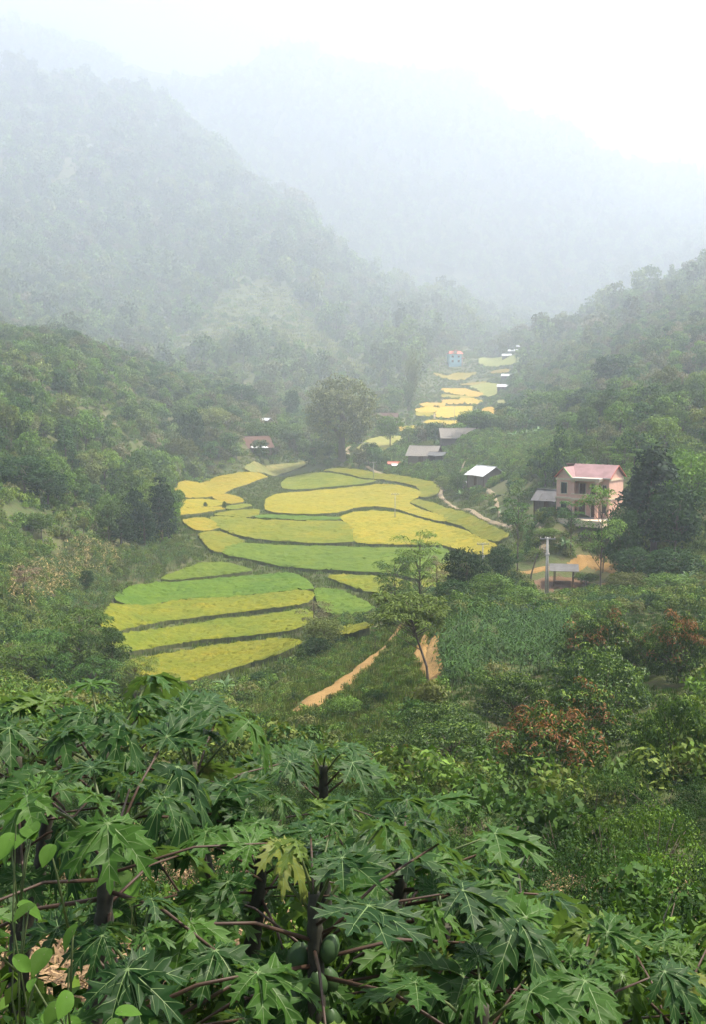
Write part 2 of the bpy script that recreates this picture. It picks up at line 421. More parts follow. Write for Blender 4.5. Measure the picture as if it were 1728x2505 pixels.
def paddy(pp, colour, label, h=0.85):
    P = [q for q in ground_poly(pp) if q is not None]
    xy = smooth_poly(np.array(P)[:, :2], 2)
    d = xy[:, 1].mean(); c0 = xy.mean(0)
    xy = resample(xy, max(.8, d/200)); tg = np.roll(xy, -1, 0)-np.roll(xy, 1, 0); nn = np.stack([tg[:, 1], -tg[:, 0]], 1); nn /= np.linalg.norm(nn, axis=1)[:, None]+1e-9
    ar = np.sum(xy[:, 0]*np.roll(xy[:, 1], -1)-np.roll(xy[:, 0], -1)*xy[:, 1])
    xy = xy + nn*np.sign(ar)*(0.52 + 0.0018*d)
    KEEPOUT.append(xy)
    step = max(0.55, d/260.0)
    xy = resample(xy, step*1.2)
    xy = xy + RNG.normal(0, 0.10, xy.shape) * max(1, d/300)
    lo, hi = xy.min(0), xy.max(0)
    gx, gy = np.meshgrid(np.arange(lo[0], hi[0], step), np.arange(lo[1], hi[1], step*1.3))
    pts = np.stack([gx.ravel(), gy.ravel()], 1); pts = pts + RNG.uniform(-.3, .3, pts.shape)*step
    pts = pts[inside(pts, xy)]
    if len(pts) > 9000: pts = pts[RNG.permutation(len(pts))[:9000]]
    allp = np.concatenate([xy, pts])
    nb = len(xy)
    edges = [(i, (i+1) % nb) for i in range(nb)]
    vo, eo, fo, ov, oe, of = mgeo.delaunay_2d_cdt([Vector(p) for p in allp], edges, [], 1, 1e-4)
    vo = np.array([(v.x, v.y) for v in vo])
    z = T(vo[:, 0], vo[:, 1], _GS) + h
    onb = np.array([any(i < nb for i in o) for o in ov])
    z = z + np.where(onb, RNG.normal(-0.12, 0.06, len(z)), RNG.normal(0, 0.085, len(z)) + 0.3*fbm(vo[:, 0]/4, vo[:, 1]/4, 3))
    V = [(x, y, zz) for (x, y), zz in zip(vo, z)]
    F = [tuple(f) for f in fo]
    # orient up
    F = [f if ((vo[f[1]][0]-vo[f[0]][0])*(vo[f[2]][1]-vo[f[0]][1]) - (vo[f[1]][1]-vo[f[0]][1])*(vo[f[2]][0]-vo[f[0]][0])) > 0 else f[::-1] for f in F]
    mi = [0]*len(F)
    # side walls of the standing crop
    cnt = {}
    for f in F:
        for k in range(3):
            e = (f[k], f[(k+1) % 3]); cnt[frozenset(e)] = None if frozenset(e) in cnt else e
    low = {}
    for e in cnt.values():
        if e is None: continue
        for i in e:
            if i not in low:
                low[i] = len(V); V.append((vo[i][0]+RNG.normal(0, .05), vo[i][1]+RNG.normal(0, .05), z[i]-h-1.2))
        F.append((e[1], e[0], low[e[0]], low[e[1]])); mi.append(1)
    o = mk('rice_paddy', V, F, [RM[colour], M['rice_side']], mi)
    tag(o, label, 'rice field', 'rice fields on the valley floor')
    return o

PADDIES = [
 ([c6(*p) for p in [(410,818),(520,772),(690,706),(830,710),(995,756),(800,779)]], 'green', 'narrow deep green rice strip at top of the nearest terrace block'),
 ([c6(*p) for p in [(150,905),(240,860),(400,845),(700,823),(1030,789),(1250,775),(1330,815),(1385,880),(1000,910),(500,943),(125,965)]], 'green', 'broad green rice terrace second from top in the nearest block'),
 ([c6(*p) for p in [(110,975),(500,957),(1000,922),(1390,890),(1345,975),(1000,1014),(700,1048),(400,1077),(200,1116),(50,1155),(60,1060)]], 'lime', 'lime green rice terrace in the middle of the nearest block'),
 ([c6(*p) for p in [(75,1215),(250,1168),(500,1133),(800,1083),(1100,1053),(1345,1020),(1390,1060),(1300,1140),(1000,1176),(700,1202),(500,1230),(330,1255),(180,1285),(100,1250)]], 'lime', 'lime rice terrace just above the lowest one'),
 ([c6(*p) for p in [(240,1352),(450,1312),(700,1263),(950,1233),(1190,1214),(1310,1240),(1200,1300),(1000,1360),(800,1415),(550,1490),(430,1480),(250,1420)]], 'lime', 'lowest and nearest rice terrace beside the small banana plant'),
 ([c6(*p) for p in [(515,215),(580,170),(720,150),(880,120),(1000,112),(1100,130),(960,180),(860,205),(760,255),(640,268),(540,265)]], 'yellow', 'yellow rice field at the foot of the wooded slope with conifers'),
 ([c6(*p) for p in [(755,272),(830,246),(900,265),(935,298),(840,312),(800,292)]], 'yellow', 'tiny yellow wedge shaped paddy below the long yellow field'),
 ([c6(*p) for p in [(495,325),(520,302),(620,287),(740,287),(806,297),(806,318),(650,332),(500,343)]], 'yellow', 'small yellow paddy strip, upper of two thin strips'),
 ([c6(*p) for p in [(500,362),(650,345),(806,330),(810,345),(690,365),(530,385)]], 'yellow', 'small yellow paddy strip, lower of two thin strips'),
 ([c6(*p) for p in [(835,337),(960,312),(985,325),(870,350)]], 'lime', 'sliver of lime rice beside the two thin yellow strips'),
 ([c6(*p) for p in [(760,385),(880,360),(1030,348),(1022,385),(960,402),(850,392)]], 'lime', 'short lime paddy above the big green field'),
 ([c6(*p) for p in [(565,425),(640,407),(710,412),(773,472),(660,492),(612,463)]], 'yellow', 'four sided yellow lime paddy at the left end of the field cluster'),
 ([c6(*p) for p in [(665,512),(770,494),(860,532),(938,560),(870,578),(820,606),(800,636),(740,610)]], 'lime', 'lime paddy with pointed end above the long green field'),
 ([c6(1040,393),c6(1090,386),c6(1300,398),c7(200,338),c7(430,347),c7(430,356),c7(200,360),c6(1300,416),c6(1040,404)], 'green', 'thin green rice strip under the large yellow field'),
 ([c6(738,402),c6(850,399),c6(1000,420),c6(1300,431),c7(200,371),c7(430,365),c7(478,390),c7(506,430),c7(516,485),c7(250,489),c6(1400,569),c6(1100,551),c6(920,519),c6(802,472)], 'lime', 'large yellowish green field left of the golden yellow one'),
 ([c7(*p) for p in [(33,300),(38,237),(110,209),(300,194),(500,174),(640,160),(760,168),(860,192),(876,215),(848,240),(800,262),(880,305),(960,328),(1040,352),(1035,368),(900,338),(770,294),(640,280),(500,290),(410,318),(250,326),(100,320)]], 'yellow', 'largest yellow rice field in the centre with wavy lower edge'),
 ([c7(*p) for p in [(445,343),(520,317),(640,308),(750,318),(850,350),(1000,390),(1150,435),(1250,492),(1300,522),(1260,560),(1150,535),(1040,498),(800,496),(640,494),(540,486),(520,420),(485,375)]], 'yellow', 'golden yellow rice field around the foot of the utility pole'),
 ([c7(*p) for p in [(122,150),(152,117),(250,97),(370,97),(500,120),(635,140),(600,148),(400,167),(200,186),(132,182)]], 'lime', 'oval yellow lime field above the largest yellow one'),
 ([c7(*p) for p in [(345,77),(420,70),(560,77),(700,107),(850,132),(960,152),(978,190),(958,228),(884,222),(904,190),(884,163),(780,141),(650,121),(500,97)]], 'lime', 'curved lime strip of rice bending along the dirt path'),
 ([c7(*p) for p in [(842,256),(870,247),(950,267),(1040,302),(1110,322),(1200,367),(1290,417),(1360,457),(1350,473),(1250,453),(1150,393),(1060,368),(1044,343),(932,293)]], 'lime', 'long narrow lime field tapering beside the dirt path'),
 ([c6(822,618),c6(852,588),c6(960,574),c6(1150,590),c6(1400,597),c7(300,508),c7(640,523),c7(1000,518),c7(1060,560),c7(1010,600),c7(900,700),c7(800,668),c7(640,652),c7(300,636),c6(1250,730),c6(1000,676),c6(850,652)], 'green', 'long deep green field across the middle behind the feathery trees'),
 ([c7(*p) for p in [(905,722),(1000,615),(1056,594),(1068,690),(932,748)]], 'lime', 'lime patch of rice seen between the feathery tree trunks'),
 ([c7(*p) for p in [(382,685),(420,673),(640,683),(740,692),(826,720),(846,758),(640,772),(500,728)]], 'lime', 'lime strip of rice below the long deep green field'),
 ([c7(*p) for p in [(312,747),(420,757),(560,822),(618,870),(618,902),(400,888),(342,850)]], 'green', 'rounded green paddy between nearest terraces and the leaning tree'),
 ([c7(*p) for p in [(440,967),(560,962),(598,980),(520,1008),(432,1000)]], 'lime', 'tiny rice patch by the shrubs under the rounded green paddy'),
 ([c6(*p) for p in [(960,82),(1150,47),(1350,30),(1330,60),(1180,108),(1120,118),(1000,100)]], 'olive', 'olive brown fallow field in front of the huge round tree'),
 ([c4(*p) for p in [(822,800),(890,742),(1000,722),(1110,722),(1050,760),(950,818),(842,832)]], 'pale', 'pale yellow green field beside the huge round tree'),
]
FAR = [([(0,905),(150,890),(170,930),(0,938)],'gold'),([(190,882),(560,888),(578,908),(175,905)],'gold'),([(285,860),(350,832),(600,838),(600,873)],'gold'),
 ([(405,815),(435,718),(545,706),(546,812)],'gold'),([(553,706),(700,712),(690,760),(650,808),(553,812)],'gold'),([(232,742),(330,722),(385,718),(388,735),(360,765),(232,762)],'gold'),([(232,768),(356,770),(345,800),(235,798)],'yellow'),([(262,700),(330,682),(458,684),(448,708),(275,712)],'gold'),
 ([(467,690),(472,652),(570,652),(636,688)],'gold'),([(600,637),(700,642),(798,670),(798,686),(690,688)],'gold'),([(457,570),(467,550),(620,550),(720,582),(798,605),(790,622),(640,607)],'gold'),
 ([(457,602),(590,618),(740,632),(560,634),(462,630)],'yellow'),([(818,727),(870,727),(930,782),(948,803),(822,795)],'gold'),([(695,530),(800,503),(938,522),(938,598),(880,623),(824,600),(794,570)],'pale'),
 ([(382,425),(560,407),(748,411),(720,430),(402,440)],'yellow'),([(452,490),(700,471),(848,461),(830,480),(640,495)],'soil'),([(612,514),(700,502),(818,494),(813,510),(642,520)],'yellow'),
 ([(782,312),(842,278),(1100,278),(1138,320),(802,330)],'pale'),([(872,402),(1000,387),(1058,400),(950,415)],'yellow'),([(1002,192),(1098,182),(1098,213),(1012,223)],'pale'),([(932,660),(1100,688),(1118,700),(1000,692)],'pale')]
FARL = ['far gold field beside the shrubby bank left of the valley fields','thin far gold strip, lowest of the far terraces','far gold terrace just below the field with the lone pole',
 'square far gold field left of the lone pole','far gold field right of the lone pole','far gold strip left of the pale footpath','small far yellow field in the bend of the pale footpath','far gold strip at the top of the pale footpath',
 'little square gold field among the far terraces','wedge shaped far gold field above the lone pole','large far gold field high among the terraces','thin yellow strip under the large far gold field','far gold field beside the bushy tree on the right bank','rounded pale green field among the far terraces',
 'far yellow strip below the blue house','bare pinkish soil field below the blue house','thin yellow strip below the bare soil field','pale hazy field beyond the blue house','small hazy yellow field beside the far white roofs','highest hazy pale field at the head of the valley','narrow pale field running toward the wooded right bank']
for pp, colour, label in PADDIES:
    paddy(pp, colour, label)
for (pp, colour), label in zip(FAR, FARL):
    paddy([cf(*p) for p in pp], colour, label, 0.9 if colour != 'soil' else 0.15)

# ------------------------------------------------------------------ paths and the dirt road
def dirt(name, c1, c2):
    m, nt, b = newmat(name)
    a, d = noise(nt, 0.4, 6, 0.65), noise(nt, 3.0, 6, 0.75)
    c = ramp(nt, a, [(0.3, c1), (0.7, c2)])
    c = mix(nt, 0.6, c, ramp(nt, d, [(0.3, (0.6, 0.58, 0.55)), (0.7, (1.15, 1.15, 1.15))]), 'MULTIPLY')
    nt.links.new(c, b.inputs['Base Color']); b.inputs['Roughness'].default_value = 0.95; b.inputs['Specular IOR Level'].default_value = 0.1
    bump(nt, b, d, 1.0, 0.1)
    return m
M['dirt'] = dirt('dirt_orange', (0.25, 0.15, 0.052), (0.345, 0.222, 0.088))
M['dirt_pale'] = dirt('dirt_pale', (0.30, 0.225, 0.14), (0.40, 0.32, 0.21))
M['mud'] = dirt('mud', (0.12, 0.075, 0.045), (0.20, 0.125, 0.075))
def strip(name, pp, widths, mat, label, lift=0.1, keep=0.92):
    P = np.array([G(*p) for p in pp])[:, :2]
    # Catmull-Rom
    Q = []
    pad = np.concatenate([[2*P[0]-P[1]], P, [2*P[-1]-P[-2]]])
    W = np.interp(np.linspace(0, 1, (len(P)-1)*10+1), np.linspace(0, 1, len(widths)), widths)
    for i in range(1, len(P)):
        a, b, c, d = pad[i-1], pad[i], pad[i+1], pad[i+2]
        for t in np.linspace(0, 1, 10, endpoint=False):
            Q.append(0.5*((2*b)+(c-a)*t+(2*a-5*b+4*c-d)*t*t+(3*b-a-3*c+d)*t**3))
    Q.append(P[-1]); Q = np.array(Q)
    D = np.gradient(Q, axis=0); Nn = np.stack([-D[:, 1], D[:, 0]], 1); Nn /= np.linalg.norm(Nn, axis=1)[:, None] + 1e-9
    K = 7
    rows = []
    for k in range(K):
        t = k/(K-1)*2-1
        off = (W/2)*t
        if abs(t) > .9: off = off*(1+RNG.normal(0, .22, len(Q)))
        xy = Q + Nn*off[:, None]
        z = T(xy[:, 0], xy[:, 1]) + lift - (0.30*(abs(t) > .9)) + 0.04*(abs(t) > .3)
        rows.append(np.column_stack([xy, z]))
    V = np.stack(rows, 1).reshape(-1, 3); n = len(Q)
    I = np.arange(n*K).reshape(n, K)
    F = np.stack([I[:-1, :-1], I[1:, :-1], I[1:, 1:], I[:-1, 1:]], -1).reshape(-1, 4)
    L, R = Q + Nn*(W/2*keep)[:, None], Q - Nn*(W/2*keep)[:, None]
    for i in range(0, n-1, 4):
        j = min(i+4, n-1); KEEPOUT.append(np.array([L[i], L[j], R[j], R[i]]))
    return tag(mk(name, V, F, mat, smooth=True), label, kind='structure')
strip('footpath', [c4(820,745),c4(775,768),c4(742,792),c4(742,830)], [3, 3], M['dirt_pale'], 'pale footpath curving past the huge tree')
strip('footpath', [c7(590,45),c7(640,78),c7(760,112),c7(870,127),c7(960,142),c7(1005,172),c7(1003,215),c7(1040,255),c7(1120,290),c7(1220,335),c7(1350,380),c7(1420,410),c7(1560,450),(1330,1323)],
      [1.8, 1.8, 2.0, 2.2, 1.4, 1.4, 1.2, 1.2], M['dirt_pale'], 'long pale footpath winding along the right edge of the fields')
strip('footpath', [(1165,1118),(1152,1135),(1140,1150),(1135,1160),(1122,1172)], [2.2, 2.6, 2], M['dirt_pale'], 'footpath between the grey roofed huts')
strip('footpath', [c7(1240,170),c7(1290,210),c7(1320,290),c7(1350,370)], [1.2, 1.2, .9], M['dirt_pale'], 'thin footpath running down from the white roofed hut')
strip('footpath', [cf(405,740),cf(392,765),cf(385,800),cf(365,820)], [3, 3], M['dirt_pale'], 'short pale footpath between the far gold fields')
strip('dirt_road', [(1760,1428),(1690,1420),(1600,1408),(1520,1398),(1470,1388),(1462,1374),(1485,1360),(1510,1350)], [2.4, 2.4, 2.4, 2.4, 2.4, 2.2], M['dirt'], 'orange dirt road coming round the bend under the big tree')
strip('dirt_road', [(1470,1386),(1440,1372),(1420,1380),(1385,1392),(1330,1391),(1285,1400),(1235,1408)], [2.4, 2.6, 2.4, 2.0, 1.8, 1.8, 1.5], M['dirt'], 'orange dirt track behind the little shelter')
strip('dirt_yard', [(1400,1455),(1440,1445),(1475,1435),(1510,1430)], [2, 4, 4, 2], M['dirt'], 'bare orange slope beside the thin dark trunk')
strip('mud_yard', [(1310,1428),(1345,1430),(1400,1425),(1425,1420)], [3, 6, 6, 3], M['mud'], 'brown muddy yard around the shelter')
strip('hill_trail', [c8(600,1085),c8(470,1210),c8(380,1290),c8(200,1440),c8(0,1600),(800,1690),(740,1742),(690,1765)], [1.2, 1.6, 1.6, 2.2, 2.6, 3.3, 3.3, 1.4], M['dirt'], 'orange trail climbing the grassy spur on the left')
strip('hill_trail', [c8(955,1240),c8(910,1350),c8(872,1500),c8(862,1620),c8(895,1740),c8(890,1850),c8(860,1960)], [0.5, 0.9, 1.6, 2.1, 1.3, 1.3, .8], M['dirt'], 'wide orange eroded trail right of the leaning tree')
strip('hill_trail', [c8(870,1210),c8(780,1330),c8(750,1450),c8(780,1560)], [0.6, 1.0, 1.4, 1.0], M['dirt'], 'narrow eroded rut beside the wide orange trail')
strip('bare_slope', [cf(1290,470),cf(1380,400),cf(1470,330),cf(1560,280)], [14, 22, 20, 10], M['dirt_pale'], 'bare pinkish cleared slope on the far right hill', lift=0.5)

# ------------------------------------------------------------------ the hazy air
hb = MB().box(-2150, 2150, -30, 3260, -46, 1150)
m = bpy.data.materials.new('haze'); m.use_nodes = True
nt = m.node_tree; nt.nodes.remove(nt.nodes['Principled BSDF'])
pv = nt.nodes.new('ShaderNodeVolumePrincipled')
pv.inputs['Color'].default_value = (0.80, 0.868, 0.97, 1); pv.inputs['Density'].default_value = HAZE; pv.inputs['Anisotropy'].default_value = 0.5
nt.links.new(pv.outputs[0], nt.nodes['Material Output'].inputs['Volume'])
tag(hb.build('haze', m), 'pale morning haze filling the valley', kind='stuff')

# ------------------------------------------------------------------ plants: building blocks
def unit(v):
    return v / (np.linalg.norm(v, axis=-1, keepdims=True) + 1e-9)
def cards(P, D, N, L, W, bend=0.15):
    """pointed leaf faces: base P, axis D, normal N, length L, width W"""
    n = len(P); D, N = unit(D), unit(N)
    Sd = unit(np.cross(D, N)); N = np.cross(Sd, D)
    L, W = np.broadcast_to(L, n)[:, None], np.broadcast_to(W, n)[:, None]
    V = np.stack([P, P + D*L*.45 + Sd*W*.5 + N*L*bend*.5, P + D*L - N*L*bend, P + D*L*.45 - Sd*W*.5 + N*L*bend*.5], 1).reshape(-1, 3)
    return V, np.arange(4*n).reshape(n, 4)
def clump_leaves(rng, C, R, per, L, W, up=0.3, droop=0.25, shell=0.72, flat=0.85):
    """leaves spread through clumps: centres C (n,3), radii R (n)"""
    n = len(C); k = n*per
    u = unit(rng.normal(size=(k, 3))); u[:, 2] = np.abs(u[:, 2])*0.9 - 0.25 + 0.0*u[:, 2]; u = unit(u)
    r = np.repeat(R, per) * (shell + (1-shell)*rng.random(k)**.5)
    off = u * r[:, None]; off[:, 2] *= flat
    P = np.repeat(C, per, 0) + off
    t = np.cross(u, rng.normal(size=(k, 3)))
    D = unit(unit(t) + u*0.35 - np.array([0, 0, droop]))
    N = unit(u*(1-up) + np.array([0, 0, up]) + rng.normal(0, .22, (k, 3)))
    s = rng.uniform(.7, 1.3, k)
    return cards(P, D, N, L*s, W*s)
def join(parts):
    V, F, b = [], [], 0
    for v, f in parts:
        v = np.asarray(v, float); V.append(v); F.append(np.asarray(f) + b); b += len(v)
    return np.concatenate(V), np.concatenate(F)
def tube4(pts, rad, n=5):
    v, f = tube(pts, rad, n)
    return np.array(v), [q for q in f if len(q) == 4]
def ell_clumps(rng, n, c, rx, rz, r0, r1, shape='ell'):
    out = []
    while len(out) < n:
        u = rng.uniform(-1, 1, 3)
        l = np.linalg.norm(u)
        if l > 1 or l < 0.35: continue
        if shape == 'ell': p = u*[rx, rx, rz]
        elif shape == 'cone':
            h = (u[2]+1)/2; k = (1-h)**.8*(1-.35*(h < .12)) ; a = rng.uniform(0, 6.283); q = rng.uniform(.45, 1)**.6
            p = np.array([rx*k*q*math.cos(a), rx*k*q*math.sin(a), rz*(2*h-1)])
        out.append(np.array(c) + p)
    return np.array(out), rng.uniform(r0, r1, n)
PROTO = bpy.data.collections.new('plant_prototypes')      # kept out of the scene
def proto_tree(name, trunk, crown, mt, mc, extra=None):
    """thing with parts trunk, crown, not linked; first copy is made when it is planted"""
    root = bpy.data.objects.new(name, None); root.empty_display_size = 0.3
    o = mk('trunk', trunk[0], trunk[1], mt, link=False, smooth=True); o.parent = root
    o = mk('crown', crown[0], [np.asarray(crown[1])], mc, link=False); o.parent = root
    for nm, (v, f), m in (extra or []):
        o = mk(nm, v, [np.asarray(f)], m, link=False); o.parent = root
    return root
def plant(proto, name, loc, height, base_h, rz=None, width=1.0, label=None, cat='tree', group=None):
    c = copy_tree(proto); c.name = name
    s = height/base_h
    c.location = loc; c.scale = (s*width, s*width, s); c.rotation_euler = (0, 0, RNG.uniform(0, 6.283) if rz is None else rz)
    return tag(c, label, cat, group)

def limbs(rng, C, top, r0, trunk_pts, n):
    parts = []
    idx = rng.permutation(len(C))[:n]
    for i in idx:
        z = rng.uniform(.35, .9); k = z*(len(trunk_pts)-1); a = int(k); t = k-a
        p = np.array(trunk_pts[a])*(1-t) + np.array(trunk_pts[min(a+1, len(trunk_pts)-1)])*t
        q = C[i]; m_ = p*.5+q*.5 + np.array([0, 0, -.08*np.linalg.norm(q-p)])
        parts.append(tube4([p, m_, q], [r0*.4, r0*.25, r0*.1], 4))
    return parts
def broadleaf(seed, h=9.0, rx=3.3, rz=2.9, nc=46, per=42, L=.42, W=.22, mat='leaf_mid', shape='ell', zc=None, r=(0.7, 1.25), name='broadleaf_tree', droop=.25, trunk_r=.16, bark='bark', low=1.0):
    rng = np.random.default_rng(seed)
    zc = h - rz*1.05 if zc is None else zc
    C, R = ell_clumps(rng, nc, (0, 0, zc), rx, rz, r[0], r[1], shape)
    C[:, 2] = np.maximum(C[:, 2], low)
    tp = [(0, 0, -1.5), (rng.normal(0, .1), rng.normal(0, .1), h*.25), (rng.normal(0, .25), rng.normal(0, .25), h*.55), (rng.normal(0, .3), rng.normal(0, .3), h*.86)]
    tr = join([tube4(tp, [trunk_r*1.25, trunk_r, trunk_r*.65, trunk_r*.2], 6)] + limbs(rng, C, h, trunk_r, tp, min(14, nc)))
    cr = clump_leaves(rng, C, R, per, L, W, droop=droop)
    return proto_tree(name, tr, cr, M[bark], M[mat])
def pads(seed, h=9.0, n=16, rx=3.2, mat='leaf_mid', name='feathery_tree', lean=(0, 0), per=90, pr=(.8, 1.4), z0=.5, trunk_r=.1):
    """open crown of flat feathery pads on thin forked limbs"""
    rng = np.random.default_rng(seed)
    C = []
    for i in range(n):
        a, q = rng.uniform(0, 6.283), rng.uniform(.1, 1)**.6
        z = h*(z0 + (1-z0)*rng.random()) * (1 - .08*q)
        C.append((lean[0]*z/h + rx*q*math.cos(a), lean[1]*z/h + rx*q*math.sin(a), z))
    C = np.array(C)
    tp = [(0, 0, -1), (lean[0]*.12, lean[1]*.12, h*.2), (lean[0]*.45, lean[1]*.45, h*.45), (lean[0]*.8, lean[1]*.8, h*.75), (lean[0], lean[1], h*.93)]
    parts = [tube4(tp, [trunk_r*1.3, trunk_r, trunk_r*.8, trunk_r*.5, trunk_r*.2], 6)]
    for c in C:
        zz = max(h*.25, c[2]-rng.uniform(.12, .3)*h); k = zz/h
        p = np.array([np.interp(k, [0, .2, .45, .75, .93], [q[0] for q in tp]), np.interp(k, [0, .2, .45, .75, .93], [q[1] for q in tp]), zz])
        parts.append(tube4([p, p*.45+c*.55+np.array([0, 0, -.12]), c], [trunk_r*.4, trunk_r*.28, trunk_r*.1], 4))
    k = n*per
    R = np.repeat(rng.uniform(pr[0], pr[1], n), per)
    a, q = rng.uniform(0, 6.283, k), rng.random(k)**.6
    P = np.repeat(C, per, 0) + np.stack([R*q*np.cos(a), R*q*np.sin(a), rng.normal(0, .12, k) - .35*R*q*q + .1], 1)
    D = np.stack([np.cos(a)+rng.normal(0, .5, k), np.sin(a)+rng.normal(0, .5, k), rng.normal(-.25, .2, k)], 1)
    cr = cards(P, D, np.array([0, 0, 1.])+rng.normal(0, .3, (k, 3)), rng.uniform(.3, .5, k), rng.uniform(.09, .16, k))
    return proto_tree(name, join(parts), cr, M['bark'], M[mat])
def lychee(seed, red=0.0, nc=135, name='lychee_tree'):
    """dense low dome of rounded leaf tufts, drooping leaves; unit: 2.4 m radius, 3.15 m high"""
    rng = np.random.default_rng(seed)
    a, e = rng.uniform(0, 6.283, nc), rng.uniform(-.3, 1, nc)
    s_ = np.sqrt(np.clip(1-e*e, 0, 1))
    u = np.stack([np.cos(a)*s_, np.sin(a)*s_, e], 1)
    lump = 1 + .13*np.sin(a*3+seed)*s_ + .10*np.sin(a*5+2*seed+e*6) + rng.normal(0, .05, nc)
    C = u*np.array([2.1, 2.1, 2.05])*lump[:, None]*np.where(rng.random(nc) < .2, .75, 1)[:, None]; C[:, 2] += .75
    R = rng.uniform(.34, .58, nc)
    per = 84
    V, F = clump_leaves(rng, C, R, per, .18, .06, up=.25, droop=.35, shell=.85)
    side = np.sin(a*2+seed*1.7)*.5+.5
    isred = rng.random(nc) < red*(.35+side)*np.clip(e*1.6, .05, 1)
    ff = np.repeat(isred, per) & (rng.random(nc*per) < .75) & (V.reshape(-1, 4, 3)[:, 0, 2] > np.repeat(C[:, 2], per)+.05)
    root = bpy.data.objects.new(name, None); root.empty_display_size = .3
    tp = tube4([(0, 0, -1), (.05, 0, .6), (.1, .05, 1.6)], [.16, .13, .06], 6)
    br = [tube4([(.03, 0, .4), tuple(C[i]*.5+np.array([0, 0, .2])), tuple(C[i]*.9)], [.08, .05, .02], 4) for i in range(0, nc, 7)]
    o = mk('trunk', *join([tp]+br), M['bark'], link=False); o.parent = root
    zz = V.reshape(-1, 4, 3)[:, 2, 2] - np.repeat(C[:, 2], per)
    yl = ~ff & (zz > .45*np.repeat(R, per)) & (rng.random(nc*per) < .62) & np.repeat(rng.random(nc) < .8, per)  # upper leaves of each tuft: young growth, with top light painted into the colour
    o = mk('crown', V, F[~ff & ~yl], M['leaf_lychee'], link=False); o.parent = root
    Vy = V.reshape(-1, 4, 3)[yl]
    o = mk('young_lit_leaves', Vy.reshape(-1, 3), np.arange(4*len(Vy)).reshape(-1, 4), M['leaf_flush_lit'], link=False); o.parent = root
    if ff.any():
        Vr = V.reshape(-1, 4, 3)[ff]; Vr = Vr + np.repeat(np.repeat(u, per, 0)[ff][:, None, :]*.08, 4, 1)
        o = mk('red_young_leaves', Vr.reshape(-1, 3), np.arange(4*len(Vr)).reshape(-1, 4), M['leaf_red'], link=False); o.parent = root
    return root
def shrub_mesh(seed, h=2.2, rx=1.4, nc=16, per=26, L=.3, W=.15, droop=.2, up=.35, r=(.3, .6)):
    rng = np.random.default_rng(seed)
    C, R = ell_clumps(rng, nc, (0, 0, h*.45), rx, h*.5, r[0], r[1]); C[:, 2] = np.maximum(C[:, 2], .15)
    return clump_leaves(rng, C, R, per, L, W, up=up, droop=droop), C
def shrub(seed, mat, name='shrub', **k):
    (V, F), C = shrub_mesh(seed, **k)
    rng = np.random.default_rng(seed)
    st = join([tube4([(0, 0, -.4), c*.5+rng.normal(0, .05, 3), c], [.03, .022, .008], 4) for c in C[::2]])
    root = bpy.data.objects.new(name, None); root.empty_display_size = .3
    o = mk('stem', *st, M['bark'], link=False); o.parent = root
    o = mk('foliage', V, F, M[mat], link=False); o.parent = root
    return root
def banana_leaf(L, W, arch, n=7, seed=0):
    rng = np.random.default_rng(seed); V, F = [], []
    for i in range(n+1):
        t = i/n; y = L*(t - .12*arch*t*t); z = L*(.55*t - arch*t*t*.9); w = W*.5*math.sin(math.pi*min(1, .08+.92*t)**.8)*(1+rng.normal(0, .1)) + .004
        V += [(-w, y, z-w*.35+rng.normal(0, .02)), (0, y, z), (w, y, z-w*.35+rng.normal(0, .02))]
    for i in range(n):
        b = 3*i; F += [(b, b+1, b+4, b+3), (b+1, b+2, b+5, b+4)]
    return np.array(V), np.array(F)
BLEAF = [mk('leaf', *banana_leaf(1.9, .5, a, seed=k), M['leaf_banana'], link=False) for k, a in enumerate((.45, .8, 1.1))]
_bst = mk('stem', *tube4([(0, 0, -.6), (0, 0, .8), (.02, 0, 1.7)], [.14, .12, .07], 7), plain('banana_stem', (.2, .2, .09), .7, .4, 4), link=False)
def banana(loc, h, label, nl=8, group='banana plants', upright=False):
    root = empty('banana_plant', loc, RNG.uniform(0, 6.28), h/3.4)
    o = _bst.copy(); COL.objects.link(o); o.parent = root; o.name = 'stem'
    for k in range(nl):
        o = BLEAF[RNG.integers(0, 3)].copy(); COL.objects.link(o); o.parent = root; o.name = 'leaf'
        o.location = (0, 0, 1.45+.03*k); o.rotation_euler = (RNG.uniform(-.1, .5) + (.5 if k > nl-3 else 0), 0, k*2.4+RNG.uniform(-.3, .3)); o.scale = (RNG.uniform(.8, 1.1),)*3
    if upright:
        o = BLEAF[0].copy(); COL.objects.link(o); o.parent = root; o.name = 'leaf'; o.location = (0, 0, 1.6); o.rotation_euler = (.95, 0, 1)
        tag(o, 'bright upright young leaf')
    return tag(root, label, 'banana plant', group)

